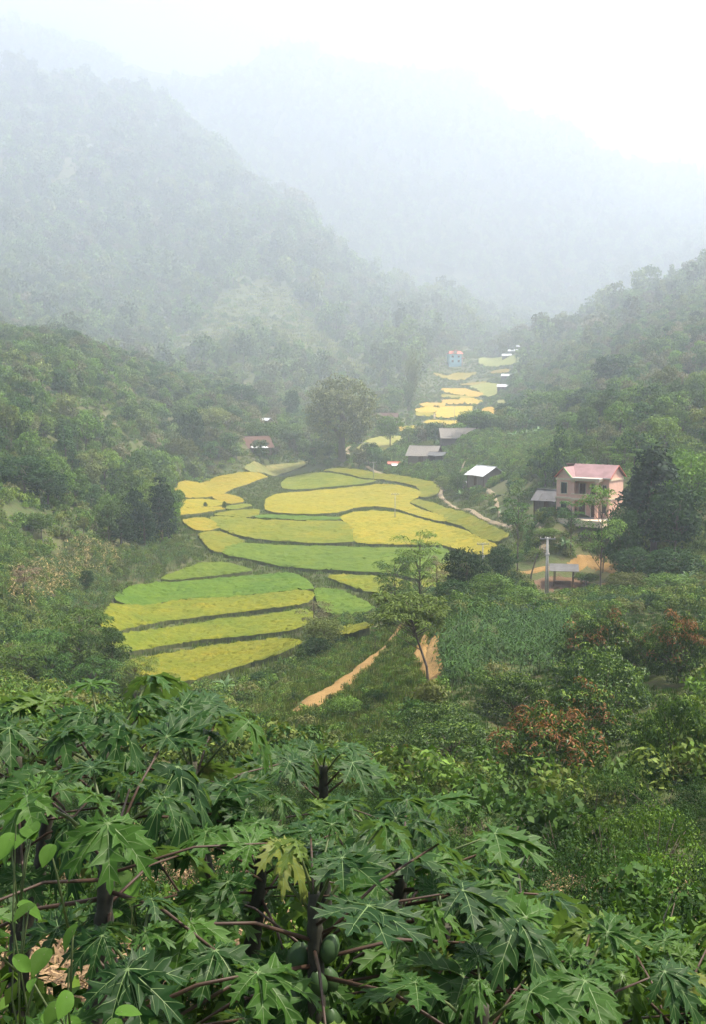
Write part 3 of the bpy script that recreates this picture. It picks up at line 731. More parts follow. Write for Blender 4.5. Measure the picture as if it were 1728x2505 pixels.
# ------------------------------------------------------------------ scatter of what nobody could count (instanced on points)
def scatter(name, protos, P, Sc, label, tilt=0.0):
    me = bpy.data.meshes.new(name)
    me.vertices.add(len(P)); me.vertices.foreach_set('co', np.asarray(P, np.float32).ravel())
    a = me.attributes.new('sca', 'FLOAT', 'POINT'); a.data.foreach_set('value', np.asarray(Sc, np.float32))
    a = me.attributes.new('rot', 'FLOAT_VECTOR', 'POINT')
    R = np.column_stack([RNG.normal(0, tilt, len(P)), RNG.normal(0, tilt, len(P)), RNG.uniform(0, 6.283, len(P))]).astype(np.float32); a.data.foreach_set('vector', R.ravel())
    a = me.attributes.new('pick', 'INT', 'POINT'); a.data.foreach_set('value', RNG.integers(0, len(protos), len(P)).astype(np.int32))
    o = bpy.data.objects.new(name, me); COL.objects.link(o)
    g = bpy.data.node_groups.new(name, 'GeometryNodeTree')
    g.interface.new_socket('Geometry', in_out='INPUT', socket_type='NodeSocketGeometry')
    g.interface.new_socket('Geometry', in_out='OUTPUT', socket_type='NodeSocketGeometry')
    N, Lk = g.nodes, g.links
    gi, go = N.new('NodeGroupInput'), N.new('NodeGroupOutput')
    iop = N.new('GeometryNodeInstanceOnPoints'); jg = N.new('GeometryNodeJoinGeometry')
    for p in protos:
        oi = N.new('GeometryNodeObjectInfo'); oi.inputs['Object'].default_value = p; oi.inputs['As Instance'].default_value = False
        gti = N.new('GeometryNodeGeometryToInstance'); Lk.new(oi.outputs['Geometry'], gti.inputs[0]); Lk.new(gti.outputs[0], jg.inputs[0])
    def attr(nm, dt):
        n = N.new('GeometryNodeInputNamedAttribute'); n.data_type = dt; n.inputs['Name'].default_value = nm
        return [s for s in n.outputs if s.enabled and s.name == 'Attribute'][0]
    Lk.new(gi.outputs[0], iop.inputs['Points']); Lk.new(jg.outputs[0], iop.inputs['Instance'])
    iop.inputs['Pick Instance'].default_value = True
    Lk.new(attr('pick', 'INT'), iop.inputs['Instance Index'])
    e2r = N.new('FunctionNodeEulerToRotation'); Lk.new(attr('rot', 'FLOAT_VECTOR'), e2r.inputs[0]); Lk.new(e2r.outputs[0], iop.inputs['Rotation'])
    Lk.new(attr('sca', 'FLOAT'), iop.inputs['Scale'])
    Lk.new(iop.outputs[0], go.inputs[0])
    md = o.modifiers.new('scatter', 'NODES'); md.node_group = g
    return tag(o, label, kind='stuff')
def lone(name, VF, mats, midx=None):
    o = mk(name, VF[0], [np.asarray(VF[1])], mats, midx, link=False)
    return o
def lone_tree(seed, kind='ell', h=9, rx=3, rz=3.4, nc=20, per=22, L=.95, W=.6, mat='leaf_forest', r=(.9, 1.6)):
    rng = np.random.default_rng(seed)
    C, R = ell_clumps(rng, nc, (0, 0, h-rz), rx, rz, r[0], r[1], kind); C[:, 2] = np.maximum(C[:, 2], .4)
    V, F = clump_leaves(rng, C, R, per, L, W)
    tv, tf = tube4([(0, 0, -1.5), (0, 0, h*.4), (0, 0, h*.8)], [.2, .15, .05], 4)
    return lone('forest_tree', (np.concatenate([V, tv]), np.concatenate([F, np.asarray(tf)+len(V)])), [M[mat], M['bark']], [0]*len(F)+[1]*len(tf))
def keep(P, extra=()):
    k = np.ones(len(P), bool)
    for poly in list(KEEPOUT)+list(extra):
        lo, hi = poly.min(0)[:2], poly.max(0)[:2]
        c = k & (P[:, 0] > lo[0]) & (P[:, 0] < hi[0]) & (P[:, 1] > lo[1]) & (P[:, 1] < hi[1])
        if c.any(): i = np.where(c)[0]; k[i[inside(P[i], poly)]] = False
    return k
def rand_ground(n, y0, y1, wmax=.42):
    """uniform per ground area between distances y0..y1"""
    Y = np.sqrt(RNG.uniform(y0*y0, y1*y1, n)); X = RNG.uniform(-wmax, wmax, n)*(Y+8)
    return np.column_stack([X, Y])
def zone(pp):
    return np.array([q for q in ground_poly(pp) if q is not None])[:, :2]
def dress(P, sink=0.0):
    return np.column_stack([P, T(P[:, 0], P[:, 1]) - sink])

# ------------------------------------------------------------------ open places where no woods grow
FRUITS = [(0,967,52,1790,135,'dark round fruit tree left of the pair above the papaya crowns'),(0,1091,56,1717,165,'round fruit tree at the upper end of the orange trail'),(0,1118,48,1766,205,'broad glossy fruit tree in front of the maize'),
      (1,948,44,1822,150,'small fruit tree with a few red shoots near the papaya leaves'),(0,1270,62,1644,158,'round dark fruit tree standing at the lower edge of the maize'),(2,1351,42,1750,280,'large fruit tree covered in orange red young leaves'),
      (1,1440,50,1680,215,'fruit tree with red shoots behind the orange red one'),(0,1487,62,1594,212,'broad glossy fruit tree below the orange topped one'),(1,1480,76,1503,176,'upper fruit tree with orange flush right of the maize'),
      (2,1680,70,1508,150,'red shooted fruit tree at the right edge'),(0,1672,38,1706,190,'light green fruit tree at the right edge below the bare patch'),(1,1590,74,1545,110,'small fruit tree with orange shoots near the right edge')]
for _, px_, d_, _, w_, _ in FRUITS:
    q_ = spot(px_, d_); r_ = w_*1.12*d_/FOC*.5*1.15
    KEEPOUT.append(np.array([(q_[0]+r_*math.cos(a), q_[1]+r_*math.sin(a)) for a in np.linspace(0, 6.283, 10, endpoint=False)]))
HOUSE_P = spot(1370, 191); HOUSE_P[2] = topz(1400, 1266, 188)
for px_, d_, r_ in [(1040,438,8),(1072,428,4.5),(1122,462,10),(1190,345,7),(1147,356,3),(1161,365,3),(968,448,4),(622,482,9),(566,474,3),(652,520,4),(937,585,11),(1352,199,4.5),(1112,890,9),(1300,915,9)]:
    q_ = spot(px_, d_); KEEPOUT.append(np.array([(q_[0]+r_*math.cos(a), q_[1]+r_*math.sin(a)) for a in np.linspace(0, 6.283, 10, endpoint=False)]))
GRASS_SLOPE = zone([(370,850),(470,790),(560,715),(640,690),(720,720),(760,790),(880,850),(940,905),(800,890),(640,840),(520,850)])
SPUR = zone([(560,1760),(700,1660),(850,1555),(985,1500),(1085,1500),(1090,1600),(1060,1710),(960,1790),(760,1850),(600,1800)])
MAIZE = zone([(1075,1600),(1130,1545),(1250,1520),(1400,1525),(1395,1600),(1340,1650),(1230,1660),(1130,1720),(1070,1700)])
DRYMAIZE = zone([(80,1390),(180,1335),(260,1335),(300,1375),(270,1400),(190,1440),(120,1480),(70,1500),(25,1480),(25,1420)])
BEANS = zone([(190,1440),(280,1400),(330,1345),(440,1335),(490,1365),(400,1405),(330,1440),(262,1480),(235,1560),(150,1540)])
VALLEY = zone([(250,1480),(330,1440),(480,1370),(430,1330),(420,1230),(430,1170),(560,1140),(700,1135),(900,1150),(1060,1165),(1120,1200),(1250,1290),(1300,1330),(1200,1400),(1000,1440),(930,1500),(830,1520),(720,1640),(600,1680),(400,1700),(300,1660)])
YARD = zone([(1225,1385),(1300,1375),(1400,1375),(1440,1340),(1500,1340),(1530,1400),(1520,1445),(1400,1465),(1330,1470),(1300,1440)])
HUTS = zone([(940,1160),(990,1090),(1170,1080),(1180,1130),(1250,1160),(1240,1215),(1100,1200),(1000,1180)])
LYCH = zone([(930,1900),(960,1790),(1090,1730),(1260,1670),(1400,1600),(1450,1520),(1728,1490),(1728,1890),(1400,1960),(1100,1950)])
OPENB = zone([(1060,1165),(1170,1115),(1290,1150),(1335,1230),(1340,1310),(1230,1290),(1120,1225)])
CASSAVA = zone([(1160,1130),(1200,1090),(1300,1060),(1420,1070),(1440,1130),(1340,1180),(1250,1150)])
HOUSEZ = zone([(1290,1240),(1340,1200),(1500,1160),(1560,1250),(1540,1320),(1420,1310)])
FARVALLEY = zone([(880,1080),(960,1030),(1010,960),(1040,915),(1070,880),(1150,860),(1290,870),(1260,920),(1240,980),(1260,1040),(1150,1075),(1060,1075)])

M['leaf_pale'] = leafmat('leaf_pale', (0.15, 0.18, 0.05), (0.25, 0.27, 0.09), tint=(0.28, 0.26, 0.12))
# ------------------------------------------------------------------ woods on the hillsides
FT = [lone_tree(20+k, 'ell', h=9+k % 3, rx=2.6+.4*(k % 3), rz=3.2) for k in range(4)] + [lone_tree(30, 'cone', h=11, rx=2.4, rz=5, nc=26, r=(.6, 1.1)),
      lone_tree(31, 'ell', h=8, rx=3.6, rz=2.4, mat='leaf_olive'), lone_tree(32, 'ell', h=6, rx=2.4, rz=2.6, mat='leaf_light')]
P = rand_ground(20000, 740, 2680, .46)
P = P[keep(P, [GRASS_SLOPE, FARVALLEY])]
dens = fbm(P[:, 0]/60, P[:, 1]/60, 3)
P = P[dens > -.32]
scatter('forest', FT, dress(P, .3), np.clip(RNG.lognormal(-.12, .4, len(P)), .4, 2.2)*np.clip(P[:, 1]/800, .9, 2.3)*(1+.35*fbm(P[:, 0]/45, P[:, 1]/45, 2)), 'hazy forest covering the middle hills')
P = rand_ground(9000, 2600, 3160, .52)
scatter('forest', FT[:5], dress(P, .3), RNG.uniform(1.5, 3.4, len(P)), 'distant forest on the pale mountain ridge')

# trees of the nearer slopes: the largest ones are individuals
NEARK = [broadleaf(40+k, h=9+k, rx=2.9+.25*k, rz=3.1, nc=34, per=34, L=.6, W=.34, mat=mt, name='broadleaf_tree') for k, mt in enumerate(['leaf_mid', 'leaf_dark', 'leaf_mid', 'leaf_light'])]
NEARK += [broadleaf(50, h=12, rx=2.5, rz=5.4, nc=44, per=32, L=.55, W=.28, mat='leaf_dark', shape='cone', name='broadleaf_tree', low=.8), broadleaf(51, h=8, rx=2.7, rz=2.6, nc=30, per=34, L=.55, W=.3, mat='leaf_olive')]
NH = [9, 10, 11, 12, 12, 8]
P = rand_ground(6200, 215, 790, .44)
P = P[keep(P, [VALLEY, HUTS, OPENB, CASSAVA, HOUSEZ, YARD, FARVALLEY, DRYMAIZE, BEANS])]
d2 = fbm(P[:, 0]/30+9, P[:, 1]/30, 3)
P = P[d2 > -.22]
vis = np.abs(P[:, 0]/P[:, 1]) < .335
Pv = P[vis]; o = np.argsort(Pv[:, 1]); near = Pv[o[:230]]; rest = np.concatenate([Pv[o[230:]], P[~vis]])
for (x, y) in near:
    k = RNG.choice(6, p=[.28, .22, .2, .08, .12, .1]); h = NH[k]*RNG.uniform(.5, 1.25)*(1.0 if y > 260 else .75)
    left = x < 0
    plant(NEARK[k], 'broadleaf_tree', (x, y, gz(x, y)-.2), h, NH[k], width=RNG.uniform(.85, 1.15),
          label='%s among many %s the wooded slope %s of the fields' % (['mid green leafy tree', 'dark leafy tree', 'tall mid green tree', 'light green tree', 'pointed dark tree', 'olive brown tree'][k],
                 'high on' if gz(x, y) > 12 else ('half up' if gz(x, y) > -12 else 'low on'), 'left' if left else 'right'),
          cat='tree', group='trees on the left slope' if left else 'trees on the right slope')
FT2 = [lone_tree(60+k, 'ell', h=8, rx=2.8, rz=3, nc=28, per=30, L=.7, W=.4, mat=mt) for k, mt in enumerate(['leaf_forest', 'leaf_mid', 'leaf_dark', 'leaf_olive', 'leaf_light'])]
scatter('forest', FT2, dress(rest, .3), RNG.uniform(.55, 1.25, len(rest)), 'woods covering the slopes either side of the fields')
# undergrowth
BU = [lone('undergrowth_bush', shrub_mesh(70+k, h=2.2, rx=1.6, nc=16, per=22, L=.42, W=.24)[0], M[mt]) for k, mt in enumerate(['leaf_mid', 'leaf_light', 'leaf_dark', 'leaf_mid', 'leaf_grass'])]
P = rand_ground(28000, 200, 790, .44)
P = P[keep(P, [VALLEY, HOUSEZ, YARD, DRYMAIZE, FARVALLEY, BEANS, HUTS])]
scatter('undergrowth', BU, dress(P, .2), RNG.uniform(.4, 1.3, len(P)), 'low green undergrowth on the wooded slopes')
P = rand_ground(16000, 740, 2200, .42)
P = P[keep(P, [FARVALLEY])]; P = P[~inside(P, GRASS_SLOPE) | (RNG.random(len(P)) < .22)]
scatter('undergrowth', [BU[0], BU[1], BU[4]], dress(P, .2), RNG.uniform(1.2, 3.4, len(P)), 'pale scrub on the hazy middle hill')
SB = [lone('low_bush', shrub_mesh(80+k, h=1.5, rx=1.0, nc=14, per=24, L=.26, W=.12)[0], M[mt]) for k, mt in enumerate(['leaf_mid', 'leaf_dark', 'leaf_grass', 'leaf_mid'])]
P = rand_ground(15000, 34, 200, .44)
bush_ok = keep(P, [VALLEY, YARD, SPUR, MAIZE, DRYMAIZE, HOUSEZ, BEANS, LYCH])
P = P[bush_ok]
scatter('undergrowth', SB, dress(P, .15), RNG.uniform(.4, 1.25, len(P)), 'leafy scrub on the near slopes')
# banks between the fields and grass
def tuft(seed, n, L, W, mat, spread=.25):
    rng = np.random.default_rng(seed); a = rng.uniform(0, 6.283, n)
    P = np.column_stack([rng.normal(0, spread, n), rng.normal(0, spread, n), np.zeros(n)])
    D = np.column_stack([np.cos(a)*.5, np.sin(a)*.5, rng.uniform(.6, 1.2, n)])
    return lone('tuft', cards(P, D, np.column_stack([np.cos(a), np.sin(a), np.zeros(n)+.3]), rng.uniform(.6, 1.2, n)*L, W, .25), M[mat])
GT = [tuft(90, 26, .6, .09, 'leaf_grass', .3), tuft(91, 22, .45, .1, 'leaf_mid', .3), tuft(92, 26, .7, .07, 'leaf_grass', .35)]
P = rand_ground(52000, 100, 480, .3)
P = P[inside(P, VALLEY)]; P = P[keep(P)]
scatter('bank_grass', GT, dress(P, .05), RNG.uniform(.6, 1.5, len(P)), 'rough grass on the banks between the rice fields')
P = rand_ground(42000, 50, 135, .25)
P = P[inside(P, SPUR)]; P = P[keep(P)]
scatter('spur_grass', GT+[tuft(93, 20, .4, .06, 'leaf_dry', .3), tuft(96, 22, .35, .12, 'leaf_light', .3), tuft(97, 22, .35, .12, 'leaf_mid', .35)], dress(P, .05), RNG.uniform(.35, .95, len(P)), 'patchy grass and weeds on the spur between the trails')
k = RNG.permutation(len(P))[:900]
scatter('spur_weeds', SB, dress(P[k], .1), RNG.uniform(.25, .6, len(k)), 'small leafy weeds on the spur between the trails')
P = rand_ground(30000, 700, 2900, .3); P = P[inside(P, GRASS_SLOPE)]
scatter('slope_grass', [tuft(94, 30, 1.6, .5, 'leaf_pale', 1.4), tuft(95, 30, 1.4, .5, 'leaf_pale', 1.4)], dress(P, .05), RNG.uniform(1.2, 2.4, len(P)), 'pale grass on the open triangular slope of the middle hill')
P = rand_ground(30000, 330, 520, .25); P = P[inside(P, HUTS)]; P = P[keep(P)][:2600]
scatter('farmyard_shrubs', SB+[BU[1]], dress(P, .1), RNG.uniform(.35, 1.1, len(P)), 'low garden shrubs around the farm huts')
P = rand_ground(90000, 500, 1900, .3); P = P[inside(P, FARVALLEY)]; P = P[keep(P)][:7000]
scatter('far_bank_grass', [BU[4], BU[1], SB[2], BU[0]], dress(P, .1), RNG.uniform(.35, 1.0, len(P)), 'grass and low scrub on the banks of the far terraces')
P = rand_ground(60000, 36, 115, .45); P = P[inside(P, LYCH)]; P = P[keep(P)][:14000]
scatter('orchard_grass', [tuft(98, 24, .6, .06, 'near_mid', .3), tuft(99, 24, .5, .06, 'near_dark', .3), tuft(89, 24, .5, .06, 'near_mid', .3), tuft(88, 20, .4, .05, 'leaf_dry', .3)], dress(P, .05), RNG.uniform(.25, .6, len(P)), 'rough grass and weeds between the fruit trees')
# crops
def maize(seed, mat, n=9, h=1.8):
    rng = np.random.default_rng(seed)
    a = np.arange(n)*2.6+rng.uniform(0, 6); z = np.linspace(.25, h, n)
    P = np.column_stack([np.zeros(n), np.zeros(n), z]); D = np.column_stack([np.cos(a), np.sin(a), rng.uniform(-.1, .5, n)])
    V, F = cards(P, D, np.column_stack([-np.cos(a)*.4, -np.sin(a)*.4, np.ones(n)]), rng.uniform(.6, .95, n), .17, .35)
    tv, tf = tube4([(0, 0, -.3), (0, 0, h*.6), (0, 0, h*1.1)], [.025, .02, .008], 4)
    return lone('maize_plant', (np.concatenate([V, tv]), np.concatenate([F, np.asarray(tf)+len(V)])), M[mat])
MG, MD = [maize(100+k, 'leaf_maize') for k in range(3)], [maize(110+k, 'leaf_maize_dry', 8, 1.6) for k in range(3)]
def rows(poly, s1, s2, ang, jit=.18):
    lo, hi = poly.min(0), poly.max(0); c, s = math.cos(ang), math.sin(ang); m_ = (lo+hi)/2; r = np.linalg.norm(hi-lo)/2
    a, b = np.meshgrid(np.arange(-r, r, s1), np.arange(-r, r, s2)); q = np.column_stack([a.ravel(), b.ravel()]) + RNG.normal(0, jit, (a.size, 2))
    q = q @ np.array([[c, s], [-s, c]]) + m_
    return q[inside(q, poly)]
P = rows(MAIZE, .48, .65, .5, .25); P = P[keep(P)]; P = P[fbm(P[:, 0]/6, P[:, 1]/6, 3)+RNG.normal(0, .12, len(P)) > -.22]
scatter('maize_crop', MG, dress(P), RNG.uniform(.5, 1.0, len(P)), 'rows of dark green maize on the slope above the trails', .22)
P = rows(DRYMAIZE, .8, 1.0, .3, .3); P = P[keep(P)]
scatter('dry_maize_crop', MD+MG[:2]+[SB[2]], dress(P), RNG.uniform(.7, 1.3, len(P)), 'ripe yellowed maize on the slope at the left edge', .12)
P = rows(BEANS, .9, 1.0, .2, .3); P = P[keep(P)]
scatter('maize_crop', MG+[SB[2]], dress(P), RNG.uniform(.5, 1.1, len(P)), 'green crop strip beside the nearest rice terraces', .1)
CS = [lone('cassava_plant', shrub_mesh(120+k, h=2.4, rx=1.3, nc=12, per=24, L=.5, W=.26, up=.85, r=(.35, .6))[0], M[mt]) for k, mt in enumerate(['leaf_mid', 'leaf_light', 'leaf_mid'])]
P = rows(CASSAVA, 1.7, 1.8, .4, .4)
scatter('cassava_crop', CS, dress(P), RNG.uniform(.7, 1.3, len(P)), 'dense leafy crop on the slope above the white roofed hut')

# ------------------------------------------------------------------ trees one can point at
def grow(proto, name, base_h, px, d, top_py, label, width_px=None, base_w=None, cat='tree', group=None, rz=None, sink=.2):
    p = spot(px, d); h = topz(px, top_py, d) - p[2] + sink
    w = 1.0
    if width_px: w = min(1.6, max(.8, (width_px*d/FOC) / (base_w*h/base_h))) if cat in ('shrub', 'bush') else (width_px*d/FOC) / (base_w*h/base_h)
    return plant(proto, name, (p[0], p[1], p[2]-sink), h, base_h, rz, w, label, cat, group)
CONE = [broadleaf(200+k, h=12, rx=3.0, rz=5.6, nc=90, per=44, L=.4, W=.2, mat='leaf_conifer', shape='cone', name='conical_tree', r=(.55, .95), low=.8, trunk_r=.2) for k in range(2)]
for k, (px, d, ty, w, lb) in enumerate([(294,228,1258,88,'small dark conical tree, front left of the conifer group by the terraces'),(330,240,1192,95,'tall dark tree, left one of the conifer group by the terraces'),
      (392,248,1166,105,'tallest dark tree, right one of the conifer group by the terraces'),(352,236,1228,70,'slim dark tree standing in front of the tall conifer pair')]):
    grow(CONE[k % 2], 'conical_tree', 12, px, d, ty, lb, w, 6.0, group='conical trees by the terraces')
ROUND = [broadleaf(210+k, h=10, rx=3.6, rz=3.6, nc=80, per=46, L=.42, W=.22, mat=mt, name='round_tree') for k, mt in enumerate(['near_dark', 'leaf_mid', 'leaf_light', 'leaf_olive'])]
BIG = broadleaf(220, h=30, rx=12, rz=12, nc=230, per=46, L=.9, W=.5, mat='leaf_olive', name='huge_round_tree', r=(1.5, 2.8), trunk_r=1.1, zc=18, bark='bark')
grow(BIG, 'huge_round_tree', 30, 836, 478, 925, 'huge round olive crowned tree towering behind the fields', 190, 26, rz=.4)
for kind, px, d, ty, w, lb in [
    (0,60,225,1115,120,'dark tree at the left edge, tallest of its clump'),(0,118,228,1150,100,'dark tree beside the tallest one at the left edge'),
    (1,98,205,1250,60,'small pale bushy tree below the dark clump at the left edge'),(0,205,182,1395,36,'small dark round bush at the lower side of the ripe maize'),
    (1,700,505,1035,80,'leafy tree touching the left side of the huge round tree'),(1,640,490,1025,75,'leafy tree just right of the brown roofed farmhouse'),
    (0,714,560,955,44,'dark slim tree left of the huge round tree'),(3,648,590,930,66,'tall brownish tree behind the small white roof'),
    (0,590,545,940,90,'dark broad tree above the brown roofed farmhouse'),(1,520,480,990,80,'leafy tree left of the brown roofed farmhouse'),
    (0,470,455,1000,60,'dark tree at the end of the wooded slope near the farmhouse'),(1,445,420,1062,70,'bushy tree hanging over the grassy patch near the farmhouse'),
    (1,1165,455,1000,84,'bushy tree standing at the right edge of the far gold fields'),(1,1385,420,945,84,'tall dark green tree on the right slope above the crop'),
    (0,1430,415,948,90,'dark dense tree next to the tall one above the crop'),(0,1500,470,868,110,'broad hazy tree on the right slope'),
    (1,1330,470,950,100,'wide leafy tree left of the dark pair above the crop'),(0,1250,500,985,80,'low dark tree near the right bank of the far fields'),
    (1,1600,400,930,110,'leafy tree high on the right slope near the edge'),(0,1690,380,960,110,'dark tree at the right edge above the bananas'),
    (1,760,500,1085,60,'small tree under the left side of the huge crown'),(1,955,500,1010,60,'bushy tree between far gold strip and huge tree'),
    (1,1045,460,1075,34,'small leafy tree left of the thatched roofs'),(2,1120,352,1150,46,'light leafy tree in front of the white roofed hut'),
    (1,1085,365,1160,40,'small dark tree at the bend of the pale footpath')]:
    grow(ROUND[kind], 'round_tree', 10, px, d, ty, lb, w, 7.2, group='trees around the farmsteads')
# beside the pink house
grow(CONE[1], 'dense_tall_tree', 12, 1600, 163, 1078, 'very large dark pyramid shaped tree right of the pink house', 225, 6.0)
grow(ROUND[2], 'light_green_tree', 10, 1690, 172, 1098, 'light green tree at the right edge behind the dark pyramid tree', 150, 7.2)
grow(ROUND[0], 'dark_tree', 10, 1655, 158, 1190, 'dark dense tree in front of the light green one at the right edge', 150, 7.2)
grow(pads(230, 10, 15, 3.4, 'leaf_light', 'spreading_tree', z0=.62), 'spreading_tree', 10, 1527, 215, 1086, 'light green spreading tree just behind the pink house roof', 110, 8.0)
grow(ROUND[0], 'dark_tree', 10, 1520, 158, 1240, 'dark tree against the right wall of the pink house', 100, 7.2)
FEA = [pads(231, 12, 22, 2.6, 'leaf_mid', 'feathery_tree', z0=.42, per=80, pr=(.7, 1.2)), pads(232, 12, 16, 2.4, 'leaf_dark', 'feathery_tree', z0=.55, per=80, pr=(.6, 1.0))]
grow(FEA[0], 'feathery_tree', 12, 1475, 146, 1175, 'thin dark trunked feathery tree in front of the pink house', 120, 6.4)
grow(FEA[1], 'feathery_tree', 12, 1270, 170, 1205, 'slim feathery tree left of the utility pole', 100, 6.0)
grow(FEA[1], 'feathery_tree', 12, 1400, 178, 1215, 'slim leafy tree between pole and pink house', 80, 6.0)
o = mk('leaning_dead_tree', *tube4([(0, 0, -.5), (.3, 0, 2), (1.0, .2, 4.3), (1.3, .2, 5.0)], [.14, .12, .1, .06], 6), M['bark'])
p = spot(1300, 166); o.location = p; tag(o, 'bare leaning dark trunk left of the concrete pole', 'dead tree')
for kind, px, d, ty, w, lb in [(0,1230,168,1335,70,'dark bush below the slim feathery tree'),(1,1345,182,1335,60,'leafy bush behind the concrete pole'),(1,1295,205,1300,50,'leafy bush beside the end of the pale footpath'),
      (0,1400,195,1270,60,'dark shrubby tree under the pink house'),(1,1340,182,1290,60,'bushy tree below the grey shed'),(0,1345,200,1225,60,'leafy bush in front of the grey shed'),
      (1,1480,172,1290,70,'leafy bush under the right corner of the pink house'),(0,1560,150,1340,110,'dark bush above the dirt road bend'),(0,1650,146,1340,120,'very dark thicket above the dirt road at the right edge'),
      (1,1440,166,1400,60,'low dark bush right of the shelter'),(1,1540,140,1395,90,'bright leafy bush below the dirt road'),(1,1640,136,1400,100,'leafy bush below the dirt road near the right edge'),
      (0,1510,120,1455,110,'dark bush on the slope right of the bare orange bank'),(0,1620,118,1460,120,'dark bush at the right edge above the red tipped tree'),(1,1430,128,1465,70,'low bush below the muddy yard'),
      (0,1345,125,1470,80,'low dark bush above the maize')]:
    grow(ROUND[kind], 'bushy_tree', 10, px, d, ty, lb, w, 7.2, group='bushes around the road')
# dense dark thicket on the spur
for kind, px, d, ty, w, lb in [(0,1140,132,1342,110,'tallest dark tree in the thicket beside the feathery trees'),(1,1205,128,1398,100,'leafy tree in the dark thicket, right of its tallest tree'),(0,1110,122,1418,90,'dark tree at the left side of the spur thicket'),
      (1,1270,126,1430,100,'leafy tree at the right end of the spur thicket'),(0,1175,116,1450,110,'dark tree at the front of the spur thicket'),(0,1235,114,1475,90,'low dark tree right in front of the spur thicket'),(1,1120,112,1485,70,'low bush at the left foot of the spur thicket'),(0,1300,118,1480,80,'low dark bush right of the spur thicket')]:
    grow(ROUND[kind], 'thicket_tree', 10, px, d, ty, lb, w, 7.2, group='thicket on the spur')
# open feathery trees on the spur
LEAN = pads(240, 8, 40, 2.9, 'leaf_mid', 'leaning_tree', lean=(-2.1, .4), z0=.72, per=110, pr=(.5, .95), trunk_r=.11)
grow(LEAN, 'leaning_tree', 8, 1056, 78, 1447, 'leaning tree with feathery umbrella crown beside the orange trail', rz=0)
grow(pads(241, 11, 34, 2.9, 'leaf_mid', 'feathery_tree', z0=.45, per=100, pr=(.6, 1.1)), 'feathery_tree', 11, 1030, 132, 1290, 'tall open feathery tree standing against the rice fields', 150, 7.2)
grow(pads(242, 9, 26, 2.6, 'leaf_dark', 'feathery_tree', z0=.4, per=100, pr=(.6, 1.1)), 'feathery_tree', 9, 968, 122, 1352, 'lower open feathery tree left of the tall one', 120, 6.6)
grow(pads(243, 9, 10, 1.6, 'leaf_olive', 'feathery_tree', z0=.5, per=60, pr=(.4, .8)), 'feathery_tree', 9, 1072, 126, 1355, 'thin sparse tree right of the tall feathery one', 60, 4.4)
grow(pads(244, 8, 14, 2.6, 'leaf_olive', 'feathery_tree', z0=.6, per=70, pr=(.5, 1.0)), 'feathery_tree', 8, 766, 130, 1455, 'sparse feathery tree at the right end of the nearest terraces', 100, 6.6)
for kind, px, d, ty, w, lb in [(1,790,124,1508,95,'bushy tree draped in vines at the corner of the terraces'),(0,770,118,1560,70,'dark bush under the vine draped tree'),(0,830,126,1555,50,'dark bush right of the vine draped tree'),
      (0,637,108,1645,85,'round dark bush below the lowest terrace'),(1,690,104,1690,60,'low bush beside the foot of the orange trail'),(0,600,70,1745,80,'dark low bush on the grassy foot of the spur'),(1,845,74,1700,70,'leafy bush right of the foot of the trail'),
      (1,500,270,1322,50,'clump of tall reeds like bush above the nearest terraces'),(2,452,255,1335,34,'small light bush left of the reed clump')]:
    grow(ROUND[kind], 'bush', 10, px, d, ty, lb, w, 7.2, cat='bush', group='bushes round the terraces')
grow(FEA[1], 'young_tree', 12, 920, 106, 1528, 'small young tree beside the orange trail', 34, 6.0)
for px, d, ty, lb in [(502,330,1228,'tiny dark tree on the bund between the yellow strips, left one'),(548,330,1226,'tiny dark tree on the bund between the yellow strips, right one')]:
    grow(ROUND[0], 'small_tree', 10, px, d, ty, lb, 10, 7.2, group='tiny trees on the bunds')
# feathery trees at the lower left
FL = [pads(250, 8, 46, 3.4, 'leaf_mid', 'feathery_tree', z0=.3, per=110, pr=(.7, 1.2)), pads(251, 8, 46, 3.2, 'leaf_dark', 'feathery_tree', z0=.25, per=110, pr=(.7, 1.2))]
for k, (px, d, ty, w, lb) in enumerate([(185,104,1488,200,'broad feathery tree at lower left before the terraces'),(265,100,1530,150,'feathery tree at the lower left corner of the nearest terrace'),(320,96,1600,110,'low feathery tree in front of the lowest terrace'),
      (100,98,1540,160,'dark feathery tree near the left edge'),(40,92,1570,150,'dark tree at the left edge above the papaya leaves'),(210,86,1610,150,'dark feathery tree right above the left papaya'),(385,98,1640,90,'light low tree right of the lower left feathery trees')]):
    grow(FL[k % 2], 'feathery_tree', 8, px, d, ty, lb, w, 7.6, group='feathery trees at lower left')
_dead = pads(252, 8, 14, 2.2, 'leaf_dry', 'withered_tree', lean=(.9, 0), z0=.62, per=80, pr=(.5, .9))
grow(_dead, 'withered_tree', 8, 45, 150, 1382, 'withered purple brown tree leaning at the left edge', 75, 5.4, rz=0)
